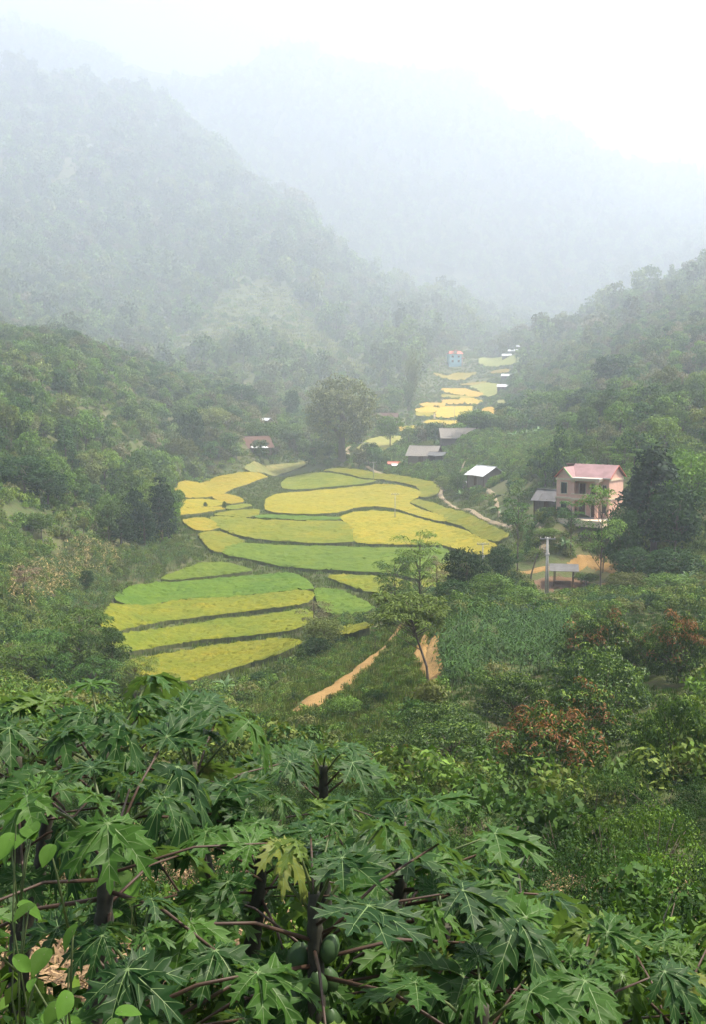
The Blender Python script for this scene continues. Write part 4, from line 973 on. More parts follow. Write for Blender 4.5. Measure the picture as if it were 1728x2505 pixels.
# bamboo
def bamboo(seed):
    rng = np.random.default_rng(seed); st, P, D = [], [], []
    for i in range(22):
        a = rng.uniform(0, 6.28); r = rng.uniform(.1, .8); b = rng.uniform(.8, 2.6); h = rng.uniform(8, 12)
        pts = [np.array([r*math.cos(a)+b*math.cos(a)*t*t, r*math.sin(a)+b*math.sin(a)*t*t, h*(t-.1*t*t)]) for t in np.linspace(0, 1, 5)]
        st.append(tube4(pts, [.06, .05, .04, .03, .01], 4))
        for t in rng.uniform(.2, 1, 150):
            q = np.array([r*math.cos(a)+b*math.cos(a)*t*t, r*math.sin(a)+b*math.sin(a)*t*t, h*(t-.1*t*t)]) + rng.normal(0, .45, 3)
            P.append(q); D.append([math.cos(a)+rng.normal(0, .8), math.sin(a)+rng.normal(0, .8), rng.normal(-.5, .3)])
    P, D = np.array(P), np.array(D)
    return proto_tree('bamboo_clump', join(st), cards(P, D, np.array([0, 0, 1.])+rng.normal(0, .4, P.shape), .6, .16), M['bark_pale'], M['leaf_mid'])
BB = bamboo(5)
for px, d, ty, w, lb in [(1010,690,848,44,'hazy bamboo clump beside the far gold fields'),(1525,700,705,70,'tall hazy bamboo clump on the skyline of the right hill'),(1404,590,878,22,'slim dark bamboo column on the right slope'),(1340,620,900,30,'bamboo clump below the bare pinkish slope'),(1000,640,930,30,'small bamboo clump left of the far fields')]:
    grow(BB, 'bamboo_clump', 11, px, d, ty, lb, w, 5.0, cat='bamboo', group='bamboo clumps')
# bananas
for px, py, d, h, lb in [(1672,0,148,4.6,'banana plant with bright upright leaf at the right edge'),(1690,0,140,3.2,'smaller banana plant below the one with the upright leaf'),(545,0,112,3.4,'lone banana plant in front of the lowest terrace'),
      (1045,0,455,5.0,'banana plant just left of the thatched roofs'),(1062,0,462,5.5,'banana plant behind the grey plank roof'),(1078,0,468,5.0,'banana plant between the two thatched roofs'),(1180,0,372,4.4,'banana plant above the white roofed hut'),
      (1128,0,342,3.6,'banana plant in the yard left of the white roofed hut'),(1255,0,420,5.5,'banana plant in the grove above the crop, left one'),(1285,0,415,5.5,'banana plant in the grove above the crop, middle one'),(1315,0,410,5.5,'banana plant in the grove above the crop, right one'),
      (990,0,440,4.5,'banana plant beside the small red roof'),(1220,0,270,4.0,'banana plant below the thin footpath, left of two'),(1262,0,255,4.0,'banana plant below the thin footpath, right of two'),(1385,0,178,3.6,'banana plant below the pink house terrace'),(640,0,520,6,'pale banana plant by the small white roof on the left')]:
    banana(spot(px, d), h, lb, upright='upright leaf at' in lb)

# ------------------------------------------------------------------ buildings
M['pink'] = plain('pink_plaster', (0.76, 0.46, 0.345), .85, .12, 1.2)
M['cream'] = plain('cream_trim', (0.70, 0.56, 0.40), .8, .12, 2)
M['pinkroof'] = plain('pink_roof', (0.30, 0.18, 0.175), .7, .25, .6, spec=.25)
M['lime'] = plain('lime_edge', (0.45, 0.62, 0.25), .6, .05)
M['whitetrim'] = plain('white_trim', (0.62, 0.54, 0.45), .6, .08)
M['dark_wood'] = plain('dark_wood', (0.11, 0.055, 0.035), .6, .3, 3)
M['glass'] = plain('window_glass', (0.05, 0.06, 0.06), .15, .2, 2, spec=.6)
M['concrete'] = plain('concrete', (0.36, 0.35, 0.33), .9, .18, 3, bmp=.01)
M['thatch'] = plain('grey_thatch', (0.24, 0.215, 0.185), .95, .3, 2.5, bmp=.06, stretch=(1, 1, 3))
M['tin'] = plain('grey_tin', (0.12, 0.115, 0.11), .6, .3, .8, spec=.3)
M['whitetin'] = plain('white_tin', (0.6, 0.6, 0.6), .5, .12, .8, spec=.4)
M['browntile'] = plain('brown_tile', (0.13, 0.075, 0.058), .9, .3, 2, spec=.1)
M['plank'] = plain('grey_plank', (0.19, 0.15, 0.125), .9, .35, 2, stretch=(6, 6, .5))
M['blue'] = plain('blue_plaster', (0.34, 0.58, 0.68), .8, .06)
M['lavender'] = plain('lavender_plaster', (0.44, 0.40, 0.56), .8, .06)
M['redtile'] = plain('red_tile', (0.50, 0.16, 0.11), .8, .15, 2)

def part(parent, name, mat, *boxes):
    m_ = MB()
    for b_ in boxes: m_.box(*b_)
    return m_.build(name, mat, parent)
hs = empty('pink_house', HOUSE_P, -math.radians(36), 1.0)
tag(hs, 'two storey pink plastered house with pink metal roof and pillared balcony', 'house')
W_, D_ = 9.6, 6.4
def wall_with(parent, name, x0, x1, y0, y1, z0, z1, holes, mat):
    """front wall (thick y0..y1) with rectangular holes (x0,x1,z0,z1)"""
    m_ = MB(); xs = sorted({x0, x1, *[h[0] for h in holes], *[h[1] for h in holes]}); zs = sorted({z0, z1, *[h[2] for h in holes], *[h[3] for h in holes]})
    for i in range(len(xs)-1):
        for j in range(len(zs)-1):
            cx_, cz_ = (xs[i]+xs[i+1])/2, (zs[j]+zs[j+1])/2
            if not any(h[0] < cx_ < h[1] and h[2] < cz_ < h[3] for h in holes): m_.box(xs[i], xs[i+1], y0, y1, zs[j], zs[j+1])
    return m_.build(name, mat, parent)
def opening(parent, kind, x0, x1, y, z0, z1, filled, leaf=None):
    """door or window with frame, pane / leaf and sill; face looks toward -y"""
    t = .12
    f = part(parent, kind, M['cream'], (x0-t, x0, y-.10, y+.06, z0, z1+t), (x1, x1+t, y-.10, y+.06, z0, z1+t), (x0, x1, y-.10, y+.06, z1, z1+t))
    m2 = (x0+x1)/2
    if kind == 'window':
        part(f, 'pane', M['glass'], (x0, m2-.03, y+.10, y+.13, z0, z1)); part(f, 'pane', M['glass'], (m2+.03, x1, y+.10, y+.13, z0, z1))
        part(f, 'frame', filled, (m2-.03, m2+.03, y+.06, y+.14, z0, z1)); part(f, 'sill', M['cream'], (x0-t-.06, x1+t+.06, y-.2, y-.101, z0-.14, z0))
    else:
        part(f, 'door_leaf', filled, (x0, m2-.015, y+.10, y+.15, z0, z1)); part(f, 'door_leaf', filled, (m2+.015, x1, y+.10, y+.15, z0, z1))
    return f
BX = 3.0     # width of the projecting left bay
wall_with(hs, 'wall', 0, BX, -1.4, -1.15, 0, 7.2, [(.9, 2.1, .9, 2.7), (.9, 2.1, 4.3, 6.3)], M['pink'])          # bay front
wall_with(hs, 'wall', BX+.001, W_, 0, .25, 0, 7.2, [(3.9, 5.1, .1, 2.6), (6.2, 7.4, .1, 2.6), (3.9, 5.1, 3.8, 6.2), (6.2, 7.4, 3.8, 6.2), (8.3, 9.1, 4.4, 6.0), (8.3, 9.1, 1.0, 2.6)], M['pink'])
part(hs, 'wall', M['pink'], (0, .25, -1.149, D_-.25, 0, 7.2)); part(hs, 'wall', M['pink'], (BX-.25, BX, -1.149, -.001, 0, 7.2))
part(hs, 'wall', M['pink'], (0, W_, D_-.249, D_, 0, 7.2)); part(hs, 'wall', M['pink'], (W_-.25, W_, .251, D_-.25, 0, 7.2))
part(hs, 'floor', M['concrete'], (.26, W_-.26, .26, D_-.26, -.2, .05)); part(hs, 'floor', M['concrete'], (.26, W_-.26, .26, D_-.26, 3.4, 3.6))
opening(hs, 'window', .9, 2.1, -1.4, .9, 2.7, M['dark_wood']); opening(hs, 'window', .9, 2.1, -1.4, 4.3, 6.3, M['dark_wood'])
for x0, x1, z0, z1 in [(3.9, 5.1, .1, 2.6), (6.2, 7.4, .1, 2.6), (3.9, 5.1, 3.8, 6.2), (6.2, 7.4, 3.8, 6.2)]: opening(hs, 'door', x0, x1, 0, z0, z1, M['dark_wood'])
opening(hs, 'window', 8.3, 9.1, 0, 4.4, 6.0, M['dark_wood']); opening(hs, 'window', 8.3, 9.1, 0, 1.0, 2.6, M['dark_wood'])
# balcony, columns and mouldings
bal = part(hs, 'balcony', M['cream'], (BX+.01, W_-1.3, -1.7, -.001, 3.3, 3.62))
part(bal, 'parapet', M['pink'], (BX+.01, W_-1.3, -1.7, -1.52, 3.62, 4.25)); part(bal, 'rail', M['cream'], (BX+.01, W_-1.3, -1.78, -1.45, 4.25, 4.38))
part(bal, 'moulding', M['cream'], (BX+.01, W_-1.25, -1.84, -1.701, 3.25, 3.5))
for x in (BX+.32, W_-1.75):
    c_ = part(hs, 'column', M['pink'], (x-.26, x+.26, -1.66, -1.14, 0, 3.3)); part(c_, 'capital', M['cream'], (x-.36, x+.36, -1.7, -1.04, 2.95, 3.2))
    c_ = part(hs, 'column', M['pink'], (x-.24, x+.24, -1.5, -1.02, 4.39, 6.75)); part(c_, 'capital', M['cream'], (x-.34, x+.34, -1.58, -.94, 6.45, 6.7))
for z in (3.35, 6.75):
    part(hs, 'moulding', M['cream'], (-.12, BX+.002, -1.62, -1.401, z, z+.35)); part(hs, 'moulding', M['cream'], (-.16, -.001, -1.4, D_, z, z+.3)); part(hs, 'moulding', M['cream'], (W_+.001, W_+.14, -.1, D_, z, z+.3))
part(hs, 'canopy_slab', M['cream'], (BX+.01, W_-1.1, -1.95, -.001, 6.76, 7.1)); part(hs, 'canopy_slab', M['whitetrim'], (BX+.01, W_-1.0, -2.1, -.3, 7.101, 7.3))
part(hs, 'moulding', M['cream'], (W_-1.3, W_+.1, -.25, -.001, 3.35, 3.65))
part(hs, 'terrace', M['cream'], (-.6, W_+.4, -4.2, -1.42, -1.2, -.02)); part(hs, 'terrace', M['concrete'], (BX+.02, W_+.3, -1.41, -.01, -1.0, 0.04))
# roof: main gable along x with cross gable over the bay
RZ, EZ = 9.5, 7.25
ym = D_/2
r_ = MB(); r_.slab([(BX*.5, -.45, EZ+.06), (W_+.35, -.45, EZ+.06), (W_+.35, ym, RZ), (BX*.5, ym, RZ)], .08); r_.slab([(W_+.35, D_+.45, EZ+.06), (-.35, D_+.45, EZ+.06), (-.35, ym, RZ), (W_+.35, ym, RZ)], .08)
rf = r_.build('roof', M['pinkroof'], hs)
part(rf, 'fascia', M['whitetrim'], (BX+.3, W_+.36, -.53, -.455, EZ-.12, EZ+.1))
m_ = MB().slab([(W_+.355, -.5, EZ+.02), (W_+.46, -.5, EZ+.02), (W_+.46, ym, RZ+.02), (W_+.355, ym, RZ+.02)], .14); m_.slab([(W_+.46, D_+.5, EZ+.02), (W_+.355, D_+.5, EZ+.02), (W_+.355, ym, RZ+.02), (W_+.46, ym, RZ+.02)], .14); m_.build('verge', M['redtile'], rf)
RB = 9.1; bm_ = BX/2
r_ = MB(); r_.slab([(BX+.25, -1.75, EZ+.05), (BX+.25, ym, EZ+.05), (bm_, ym, RB), (bm_, -1.75, RB)], .08); r_.slab([(-.25, ym, EZ+.05), (-.25, -1.75, EZ+.05), (bm_, -1.75, RB), (bm_, ym, RB)], .08)
rb = r_.build('roof', M['pinkroof'], hs)
m_ = MB().slab([(BX+.25, -1.9, EZ+.08), (BX+.25, -1.76, EZ+.08), (bm_, -1.76, RB+.06), (bm_, -1.9, RB+.06)], .22); m_.build('verge', M['lime'], rb)
m_ = MB().slab([(-.25, -1.76, EZ+.08), (-.25, -1.9, EZ+.08), (bm_, -1.9, RB+.06), (bm_, -1.76, RB+.06)], .22); m_.build('verge', M['redtile'], rb)
MB().prism([(0, 7.2), (BX, 7.2), (bm_, RB-.14)], -1.4, -1.2).build('gable', M['pink'], hs)
m_ = MB()
pts = [(bm_+1.0*math.cos(a), 7.35+.75*math.sin(a)) for a in np.linspace(0, math.pi, 9)]
for q0, q1 in zip(pts[:-1], pts[1:]): m_.slab([(q0[0], -1.5, q0[1]), (q0[0], -1.401, q0[1]), (q1[0], -1.401, q1[1]), (q1[0], -1.5, q1[1])], .12)
m_.build('arch_moulding', M['cream'], hs)
g_ = MB(); V_ = [(W_-.24, .0, 7.2), (W_-.24, D_, 7.2), (W_-.24, ym, RZ-.15), (W_-.02, .0, 7.2), (W_-.02, D_, 7.2), (W_-.02, ym, RZ-.15)]
g_.add(V_, [(0, 1, 2), (5, 4, 3), (0, 3, 4, 1), (1, 4, 5, 2), (2, 5, 3, 0)]).build('gable', M['pink'], hs)
hs.scale = (.95,)*3

def hut(name, px, d, rz, w, dp, hw, rise, roofm, label, wallm='plank', cat='hut', over=.7, sheets=6, leanto=None, dz=0.0, open_front=False):
    """gabled hut: walls, door, posts, roof of sheets; ridge along x"""
    p = spot(px, d); r = empty(name, (p[0], p[1], p[2]+dz), rz)
    tag(r, label, cat, 'farm buildings')
    m_ = MB()
    t = .12
    if not open_front: m_.box(-w/2, -w*.12, -dp/2, -dp/2+t, -1.5, hw); m_.box(w*.06, w/2, -dp/2, -dp/2+t, -1.5, hw); m_.box(-w*.12, w*.06, -dp/2, -dp/2+t, min(2.0, hw-.2), hw)
    m_.box(-w/2, w/2, dp/2-t, dp/2, -1.5, hw); m_.box(-w/2, -w/2+t, -dp/2+t, dp/2-t, -1.5, hw); m_.box(w/2-t, w/2, -dp/2+t, dp/2-t, -1.5, hw)
    for x in (-w/2+.03, w/2-t-.03):
        m_.add([(x, -dp/2, hw), (x, dp/2, hw), (x, 0, hw+rise), (x+t, -dp/2, hw), (x+t, dp/2, hw), (x+t, 0, hw+rise)], [(0, 1, 2), (5, 4, 3), (0, 3, 4, 1), (1, 4, 5, 2), (2, 5, 3, 0)])
    m_.build('wall', M[wallm], r)
    if not open_front: part(r, 'door', M['dark_wood'], (-w*.12, w*.06, -dp/2+.03, -dp/2+.09, -.5, min(2.0, hw-.2)))
    for x in (-w/2-.02, 0, w/2-.12): part(r, 'post', M['dark_wood'], (x, x+.14, -dp/2-.16, -dp/2-.005, -1.5, hw))
    sl_ = rise/(dp/2); ov = over
    e0 = hw - sl_*ov
    for k in range(sheets):
        x0, x1 = -w/2-ov + k*(w+2*ov)/sheets, -w/2-ov+(k+1)*(w+2*ov)/sheets - .01
        j1, j2 = RNG.normal(0, .03), RNG.normal(0, .12)
        MB().slab([(x0, -dp/2-ov+j2, e0+.08+j1), (x1, -dp/2-ov+j2, e0+.08+j1), (x1, 0, hw+rise+.1+j1), (x0, 0, hw+rise+.1+j1)], .06).build('roof_sheet', M[roofm], r)
        MB().slab([(x1, dp/2+ov+j2, e0+.08+j1), (x0, dp/2+ov+j2, e0+.08+j1), (x0, 0, hw+rise+.1+j1), (x1, 0, hw+rise+.1+j1)], .06).build('roof_sheet', M[roofm], r)
    part(r, 'ridge_cap', M[roofm], (-w/2-ov, w/2+ov, -.2, .2, hw+rise+.12, hw+rise+.2))
    if leanto:
        y0, z1, mt = leanto
        MB().slab([(-w/2*.6, -dp/2-y0, z1-.7), (w/2*.6, -dp/2-y0, z1-.7), (w/2*.6, -dp/2+.0-.17, z1), (-w/2*.6, -dp/2-.17, z1)], .05).build('lean_to_roof', M[mt], r)
    return r
hut('grey_roofed_hut', 1040, 438, math.radians(-22), 11, 8.5, 2.6, 3.2, 'thatch', 'plank walled hut with large weathered grey roof above the footpath', sheets=8, over=1.0)
hut('tin_lean_shed', 1072, 428, math.radians(-30), 6.0, 5.0, 2.3, 1.0, 'tin', 'small shed with pale tin roof attached right of the grey roofed hut', sheets=4, open_front=True)
hut('thatched_longhouse', 1122, 462, math.radians(4), 15, 8.5, 2.4, 3.4, 'thatch', 'long low thatched house behind the grey roofed hut', sheets=10, over=1.0)
hut('white_roofed_hut', 1190, 345, math.radians(-58), 8.2, 8.4, 3.0, 2.3, 'whitetin', 'plank hut with bright white tin roof on the right bank', leanto=None, sheets=5, over=.9)
p = spot(1190, 345)
hut('small_shed', 1147, 356, math.radians(10), 3.4, 2.6, 1.5, .5, 'tin', 'tiny tin roofed pen beside the footpath between the huts', sheets=2, over=.3)
hut('small_shed', 1161, 365, math.radians(-5), 4.2, 3, 1.6, .5, 'whitetin', 'small pale roofed pen just above the white roofed hut', sheets=3, over=.3)
hut('small_red_shed', 968, 448, math.radians(5), 6, 3.5, 1.5, .8, 'redtile', 'small low shed with red and pale roof near the bend of the path', sheets=3, over=.3, leanto=(1.4, 1.6, 'whitetin'))
hut('brown_farmhouse', 622, 482, math.radians(28), 13, 10, 2.6, 4.2, 'browntile', 'brown roofed farmhouse half hidden by trees on the left', sheets=8, over=1.0, leanto=(2.5, 2.6, 'whitetin'))
hut('small_shed', 566, 474, math.radians(10), 3.5, 3, 1.6, .6, 'whitetin', 'tiny white roofed shed left of the brown farmhouse', sheets=2, over=.3)
hut('small_shed', 652, 520, math.radians(-40), 6, 4, 2, 1, 'whitetin', 'small white roof among trees above the brown farmhouse', sheets=3, over=.4, dz=4)
hut('brown_barn', 937, 585, math.radians(-6), 17, 10, 2.6, 4.4, 'browntile', 'hazy brown roofed barn behind the huge round tree', sheets=8, over=1.0, leanto=(3, 2.4, 'whitetin'))
hut('grey_shed', 1352, 199, math.radians(-36), 5.0, 4.5, 2.4, 1.5, 'tin', 'grey weathered shed tucked against the left wall of the pink house', sheets=4, over=.5)
for k, (px, d, w, lb) in enumerate([(1236,880,7,'far white roof, leftmost of the hazy cluster'),(1252,890,8,'far white roof in the middle of the hazy cluster'),(1272,892,8,'far white roof, rightmost of the hazy cluster'),(1236,760,6,'far small white roof above the pale round field'),(1230,700,7,'far small white roof at the edge of the pale round field')]):
    hut('far_shed', px, d, math.radians(-15), w, 5, 2.2, 1.2, 'whitetin', lb, sheets=3, over=.4).scale = (1.3,)*3
# far blue house
b_ = spot(1112, 890); bh = empty('blue_house', b_+np.array([0, 0, -.5]), math.radians(8)); bh.scale = (1.25,)*3; tag(bh, 'tall light blue plastered house with red roof far up the valley', 'house')
part(bh, 'wall', M['blue'], (-5.2, 5.2, 0, 9, -3, 11)); part(bh, 'wall', M['whitetrim'], (5.21, 6.6, .4, 8, -3, 11))
for x in (-3.2, 2.0):
    w_ = part(bh, 'window', M['glass'], (x, x+1.7, -.06, -.002, 8, 9.6)); part(w_, 'frame', M['whitetrim'], (x-.2, x+1.9, -.14, -.061, 9.6, 9.85))
    w_ = part(bh, 'window', M['glass'], (x, x+1.7, -.06, -.002, 4, 5.8)); part(w_, 'frame', M['whitetrim'], (x-.2, x+1.9, -.14, -.061, 5.8, 6.05))
part(bh, 'balcony', M['redtile'], (5.3, 8, -1, .39, 7.2, 7.8)); part(bh, 'balcony', M['whitetrim'], (5.3, 8, -1, .39, 3.4, 4))
r_ = MB().slab([(-5.8, -.8, 11.01), (6.9, -.8, 11.01), (5.4, 4.5, 13.6), (-4.4, 4.5, 13.6)], .15); r_.slab([(6.9, 9.6, 11.01), (-5.8, 9.6, 11.01), (-4.4, 4.5, 13.6), (5.4, 4.5, 13.6)], .15); rf = r_.build('roof', M['redtile'], bh)
part(rf, 'dormer', M['whitetrim'], (-1.2, 1.2, -1.2, 2.0, 11.3, 13.6)); part(rf, 'dormer', M['redtile'], (-1.6, 1.6, -1.4, 2.2, 13.601, 14.4))
b_ = spot(1300, 915); bl = empty('lavender_building', b_, math.radians(-8)); bl.scale = (1.25,)*3; tag(bl, 'pale lavender flat roofed building far up the valley on the right', 'building')
part(bl, 'wall', M['lavender'], (-6.5, 6.5, 0, 8, -3, 8)); part(bl, 'roof', M['whitetrim'], (-7, 7, -.6, 8.6, 8.001, 8.5))
for x in (-5, -1.4, 2.2):
    for z in (1, 4.8): part(bl, 'window', M['glass'], (x, x+2, -.08, -.002, z, z+1.7))
# shelter by the road
s_ = spot(1384, 166); sh = empty('roadside_shelter', s_, math.radians(-10)); tag(sh, 'small open shelter with grey sheet roof on posts beside the pole', 'shelter')
for x, y in ((-1.5, -.9), (1.3, -.9), (-1.3, .9), (1.5, .9)): MB().tube([(x, y, -.6), (x+.04, y, 2.4 + .25*(y > 0))], .07, 6).build('post', M['bark'], sh)
for k in range(6):
    x0 = -2.2+k*.74
    MB().slab([(x0, -1.5, 2.25), (x0+.735, -1.5, 2.25), (x0+.735, 1.5, 2.95), (x0, 1.5, 2.95)], .04).build('roof_sheet', M['tin'], sh)
part(sh, 'bench', M['plank'], (-1.3, 1.2, .1, .6, .4, .48)); part(sh, 'crossbeam', M['bark'], (-1.9, 1.9, -.95, -.85, 2.22, 2.3))
# utility poles
def pole(px, d, top_py, label, base_py=None, double=False, arms=1, dx=0):
    p = spot(px, d); h = topz(px, top_py, d) - p[2]
    r = empty('utility_pole', p, math.radians(4)); tag(r, label, 'utility pole', 'utility poles along the valley')
    m_ = MB().tube([(-.12 if double else 0, 0, -1), (-.05 if double else 0, 0, h)], [.14, .09], 8); m_.build('pole', M['concrete'], r, True)
    if double: MB().tube([(.28, .1, -1), (.12, .1, h)], [.14, .09], 8).build('pole', M['concrete'], r, True)
    for a in range(arms):
        z = h-.3-a*2.4; w = 1.15 if a == 0 else .35
        c_ = part(r, 'crossarm', M['concrete'], (-w, w, -.24, -.13, z, z+.14))
        for x in np.linspace(-w+.1, w-.1, 4 if a == 0 else 2): MB().tube([(x, -.18, z+.141), (x, -.18, z+.32), (x, -.18, z+.38)], [.06, .09, .03], 6).build('insulator', M['whitetrim'], c_)
    return r
pole(1342, 160, 1314, 'tall double concrete utility pole beside the roadside shelter', double=True, arms=2)
pole(968, 303, 1207, 'slim utility pole standing in the golden yellow field')
pole(915, 430, 1130, 'utility pole at the top edge of the largest yellow field')
pole(887, 490, 1082, 'utility pole beside the huge round tree')
pole(1184, 205, 1328, 'utility pole with crossarm at the end of the golden field', arms=2)
pole(1111, 590, 992, 'lone hazy pole among the far gold fields')
pole(1036, 530, 1030, 'thin far pole above the grey roofed hut')
# little pool and stones
o = MB()
p = G(588, 1692)
ang = np.linspace(0, 6.283, 14, endpoint=False)
wv = [(p[0]+1.5*math.cos(a)*(1+.2*math.sin(3*a)), p[1]+2.6*math.sin(a), p[2]+.35) for a in ang]
m, nt, b = newmat('pool_water'); b.inputs['Base Color'].default_value = (.25, .27, .25, 1); b.inputs['Roughness'].default_value = .08
tag(mk('pool_water', wv, [tuple(range(14))], m), 'small bright pool of water below the lowest terrace', kind='structure')

# ------------------------------------------------------------------ lychee trees with red young leaves, right foreground
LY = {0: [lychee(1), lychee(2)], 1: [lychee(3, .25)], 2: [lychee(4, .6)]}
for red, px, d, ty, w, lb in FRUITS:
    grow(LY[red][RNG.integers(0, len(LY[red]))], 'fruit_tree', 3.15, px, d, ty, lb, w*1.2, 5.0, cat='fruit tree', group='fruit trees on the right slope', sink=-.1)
# mixed shrubs at the lower right
SHR = [shrub(300, 'near_dark', h=2.4, rx=1.6, nc=40, per=70, L=.10, W=.05), shrub(301, 'near_light', h=2.2, rx=1.4, nc=30, per=56, L=.11, W=.06), shrub(302, 'near_mid', h=2.0, rx=1.5, nc=20, per=26, L=.24, W=.18, up=.8),
       shrub(303, 'near_mid', h=2.4, rx=1.5, nc=36, per=66, L=.10, W=.045), shrub(304, 'near_dark', h=1.8, rx=1.5, nc=36, per=66, L=.09, W=.04)]
SL = ['small leaved dark shrub', 'yellow green shrub', 'broad leaved shrub', 'small leaved green shrub', 'dense low dark shrub']
WH = ['below the orange red fruit tree', 'in the lower right thicket', 'at the right edge', 'just above the right papaya leaves', 'behind the middle papaya leaves', 'under the light green fruit tree']
for k, (kd, px, d, ty, w, wh) in enumerate([(2,1240,27,1915,180,'with pale leaves below the orange red fruit tree'),(3,1130,26,1960,200,'right of the middle papaya crown'),(0,1350,26,1930,220,'in deep shade below the orange red fruit tree'),(2,1410,24,1950,170,'with pale leaves in the middle of the lower right thicket'),
      (1,1510,23,1975,190,'bright against the thicket below the red shooted trees'),(1,1630,22,1960,200,'bright at the right edge of the thicket'),(0,1250,19,2010,230,'at the left side of the lower right thicket'),(4,1400,17.5,2050,260,'in the dark heart of the lower right thicket'),
      (3,1560,17,2040,240,'in the lower right thicket under the bright ones'),(1,1690,16,2070,220,'low at the right edge of the thicket'),(4,1300,13.5,2150,260,'just above the right papaya leaves, left one'),(0,1470,12.5,2170,280,'just above the right papaya leaves, middle one'),(2,1570,13,2130,190,'with light leaves just above the right papaya leaves'),
      (4,1660,12,2190,260,'just above the right papaya leaves, at the edge'),(3,1120,16,2060,220,'behind the middle papaya leaves'),(0,1030,24,1935,180,'between fruit trees and middle papaya crown'),(3,1560,34,1880,170,'under the light green fruit tree'),(4,1650,30,1870,200,'dark, at the right edge under the light green fruit tree'),
      (3,1470,34,1880,180,'right of the orange red fruit tree'),(0,1180,34,1880,170,'left foot of the orange red fruit tree')]):
    grow(SHR[kd], 'shrub', [2.4, 2.2, 2.0, 2.4, 1.8][kd], px, d, ty, SL[kd]+' '+wh, w, [3.2, 2.8, 3.0, 3.0, 3.0][kd]*1.1, cat='shrub', group='shrubs at the lower right', sink=.15)
# weeds and dry stalks on the ground under the papayas
STW = [lone('straw', cards(RNG.normal(0, .12, (14, 3))*[1, 1, .25]+[0, 0, .05], np.column_stack([RNG.normal(size=(14, 2)), RNG.normal(0, .25, 14)]), np.array([[0, 0, 1.]]*14), RNG.uniform(.2, .5, 14), .022, .2), M['straw']) for k in range(4)]
P = np.column_stack([RNG.uniform(-5, 6, 5200), RNG.uniform(4, 22, 5200)])
P = P[fbm(P[:, 0]/2.2, P[:, 1]/2.2, 3) > -.12]
scatter('dry_stalks', STW, dress(P, -.02), RNG.uniform(.6, 1.4, len(P)), 'dry brown maize stalks littering the ground under the papayas', .15)
WD = [lone('weed', shrub_mesh(320+k, h=.7, rx=.4, nc=12, per=16, L=.1, W=.05, r=(.1, .2))[0], M[mt]) for k, mt in enumerate(['near_light', 'near_mid', 'near_mid'])]
P = np.column_stack([RNG.uniform(-7, 8, 1100), RNG.uniform(5, 14, 1100)])
P = P[fbm(P[:, 0]/2.2, P[:, 1]/2.2, 3) < .02]
scatter('weeds', WD, dress(P, .05), RNG.uniform(.5, 1.5, len(P)), 'green weeds among the dry stalks')
SBN = [lone('low_bush', shrub_mesh(340+k, h=1.5, rx=1.0, nc=22, per=50, L=.075, W=.036, r=(.18, .34))[0], M[mt]) for k, mt in enumerate(['near_dark', 'near_dark', 'near_dark', 'near_mid'])]
P = rand_ground(1100, 12, 31, .45); P = P[keep(P)]
scatter('undergrowth', SBN, dress(P, .1), RNG.uniform(.3, .65, len(P)), 'dark leafy undergrowth below the viewpoint')

# ------------------------------------------------------------------ papaya trees in the foreground
def veinmat():
    return plain('papaya_vein', (0.12, 0.185, 0.06), .5, .1, 10)
def papaya_leafmat():
    m, nt, b = newmat('papaya_leaf')
    g = nt.nodes.new('ShaderNodeObjectInfo')
    a, d = noise(nt, 5, 4), noise(nt, 24, 4, .7)
    c = ramp(nt, g.outputs['Random'], [(0, (0.013, 0.043, 0.008)), (.6, (0.025, 0.07, 0.011)), (.92, (0.052, 0.12, 0.016)), (1, (0.14, 0.16, 0.03))])
    c = mix(nt, .7, c, ramp(nt, a, [(.3, (.7, .75, .7)), (.7, (1.2, 1.15, 1.1))]), 'MULTIPLY')
    # the paler underside
    ge = nt.nodes.new('ShaderNodeNewGeometry'); c = mix(nt, ge.outputs['Backfacing'], c, (0.10, 0.15, 0.07))
    nt.links.new(c, b.inputs['Base Color']); b.inputs['Roughness'].default_value = .48; b.inputs['Specular IOR Level'].default_value = .17
    bump(nt, b, d, .35, .004)
    tr = nt.nodes.new('ShaderNodeBsdfTranslucent'); mx = nt.nodes.new('ShaderNodeMixShader'); mx.inputs[0].default_value = .22
    nt.links.new(mix(nt, 1.0, c, (1.7, 2.0, .6), 'MULTIPLY'), tr.inputs[0])
    nt.links.new(b.outputs[0], mx.inputs[1]); nt.links.new(tr.outputs[0], mx.inputs[2]); nt.links.new(mx.outputs[0], nt.nodes['Material Output'].inputs['Surface'])
    return m
M['papaya'] = papaya_leafmat(); M['vein'] = veinmat()
M['petiole'] = plain('petiole', (0.07, 0.042, 0.028), .5, .3, 5)
M['petiole_green'] = plain('petiole_green', (0.10, 0.13, 0.05), .5, .3, 5)
M['papaya_trunk'] = plain('papaya_trunk', (0.055, 0.052, 0.036), .85, .35, 9, bmp=.01)
M['papaya_fruit'] = plain('papaya_fruit', (0.045, 0.085, 0.03), .45, .25, 6)
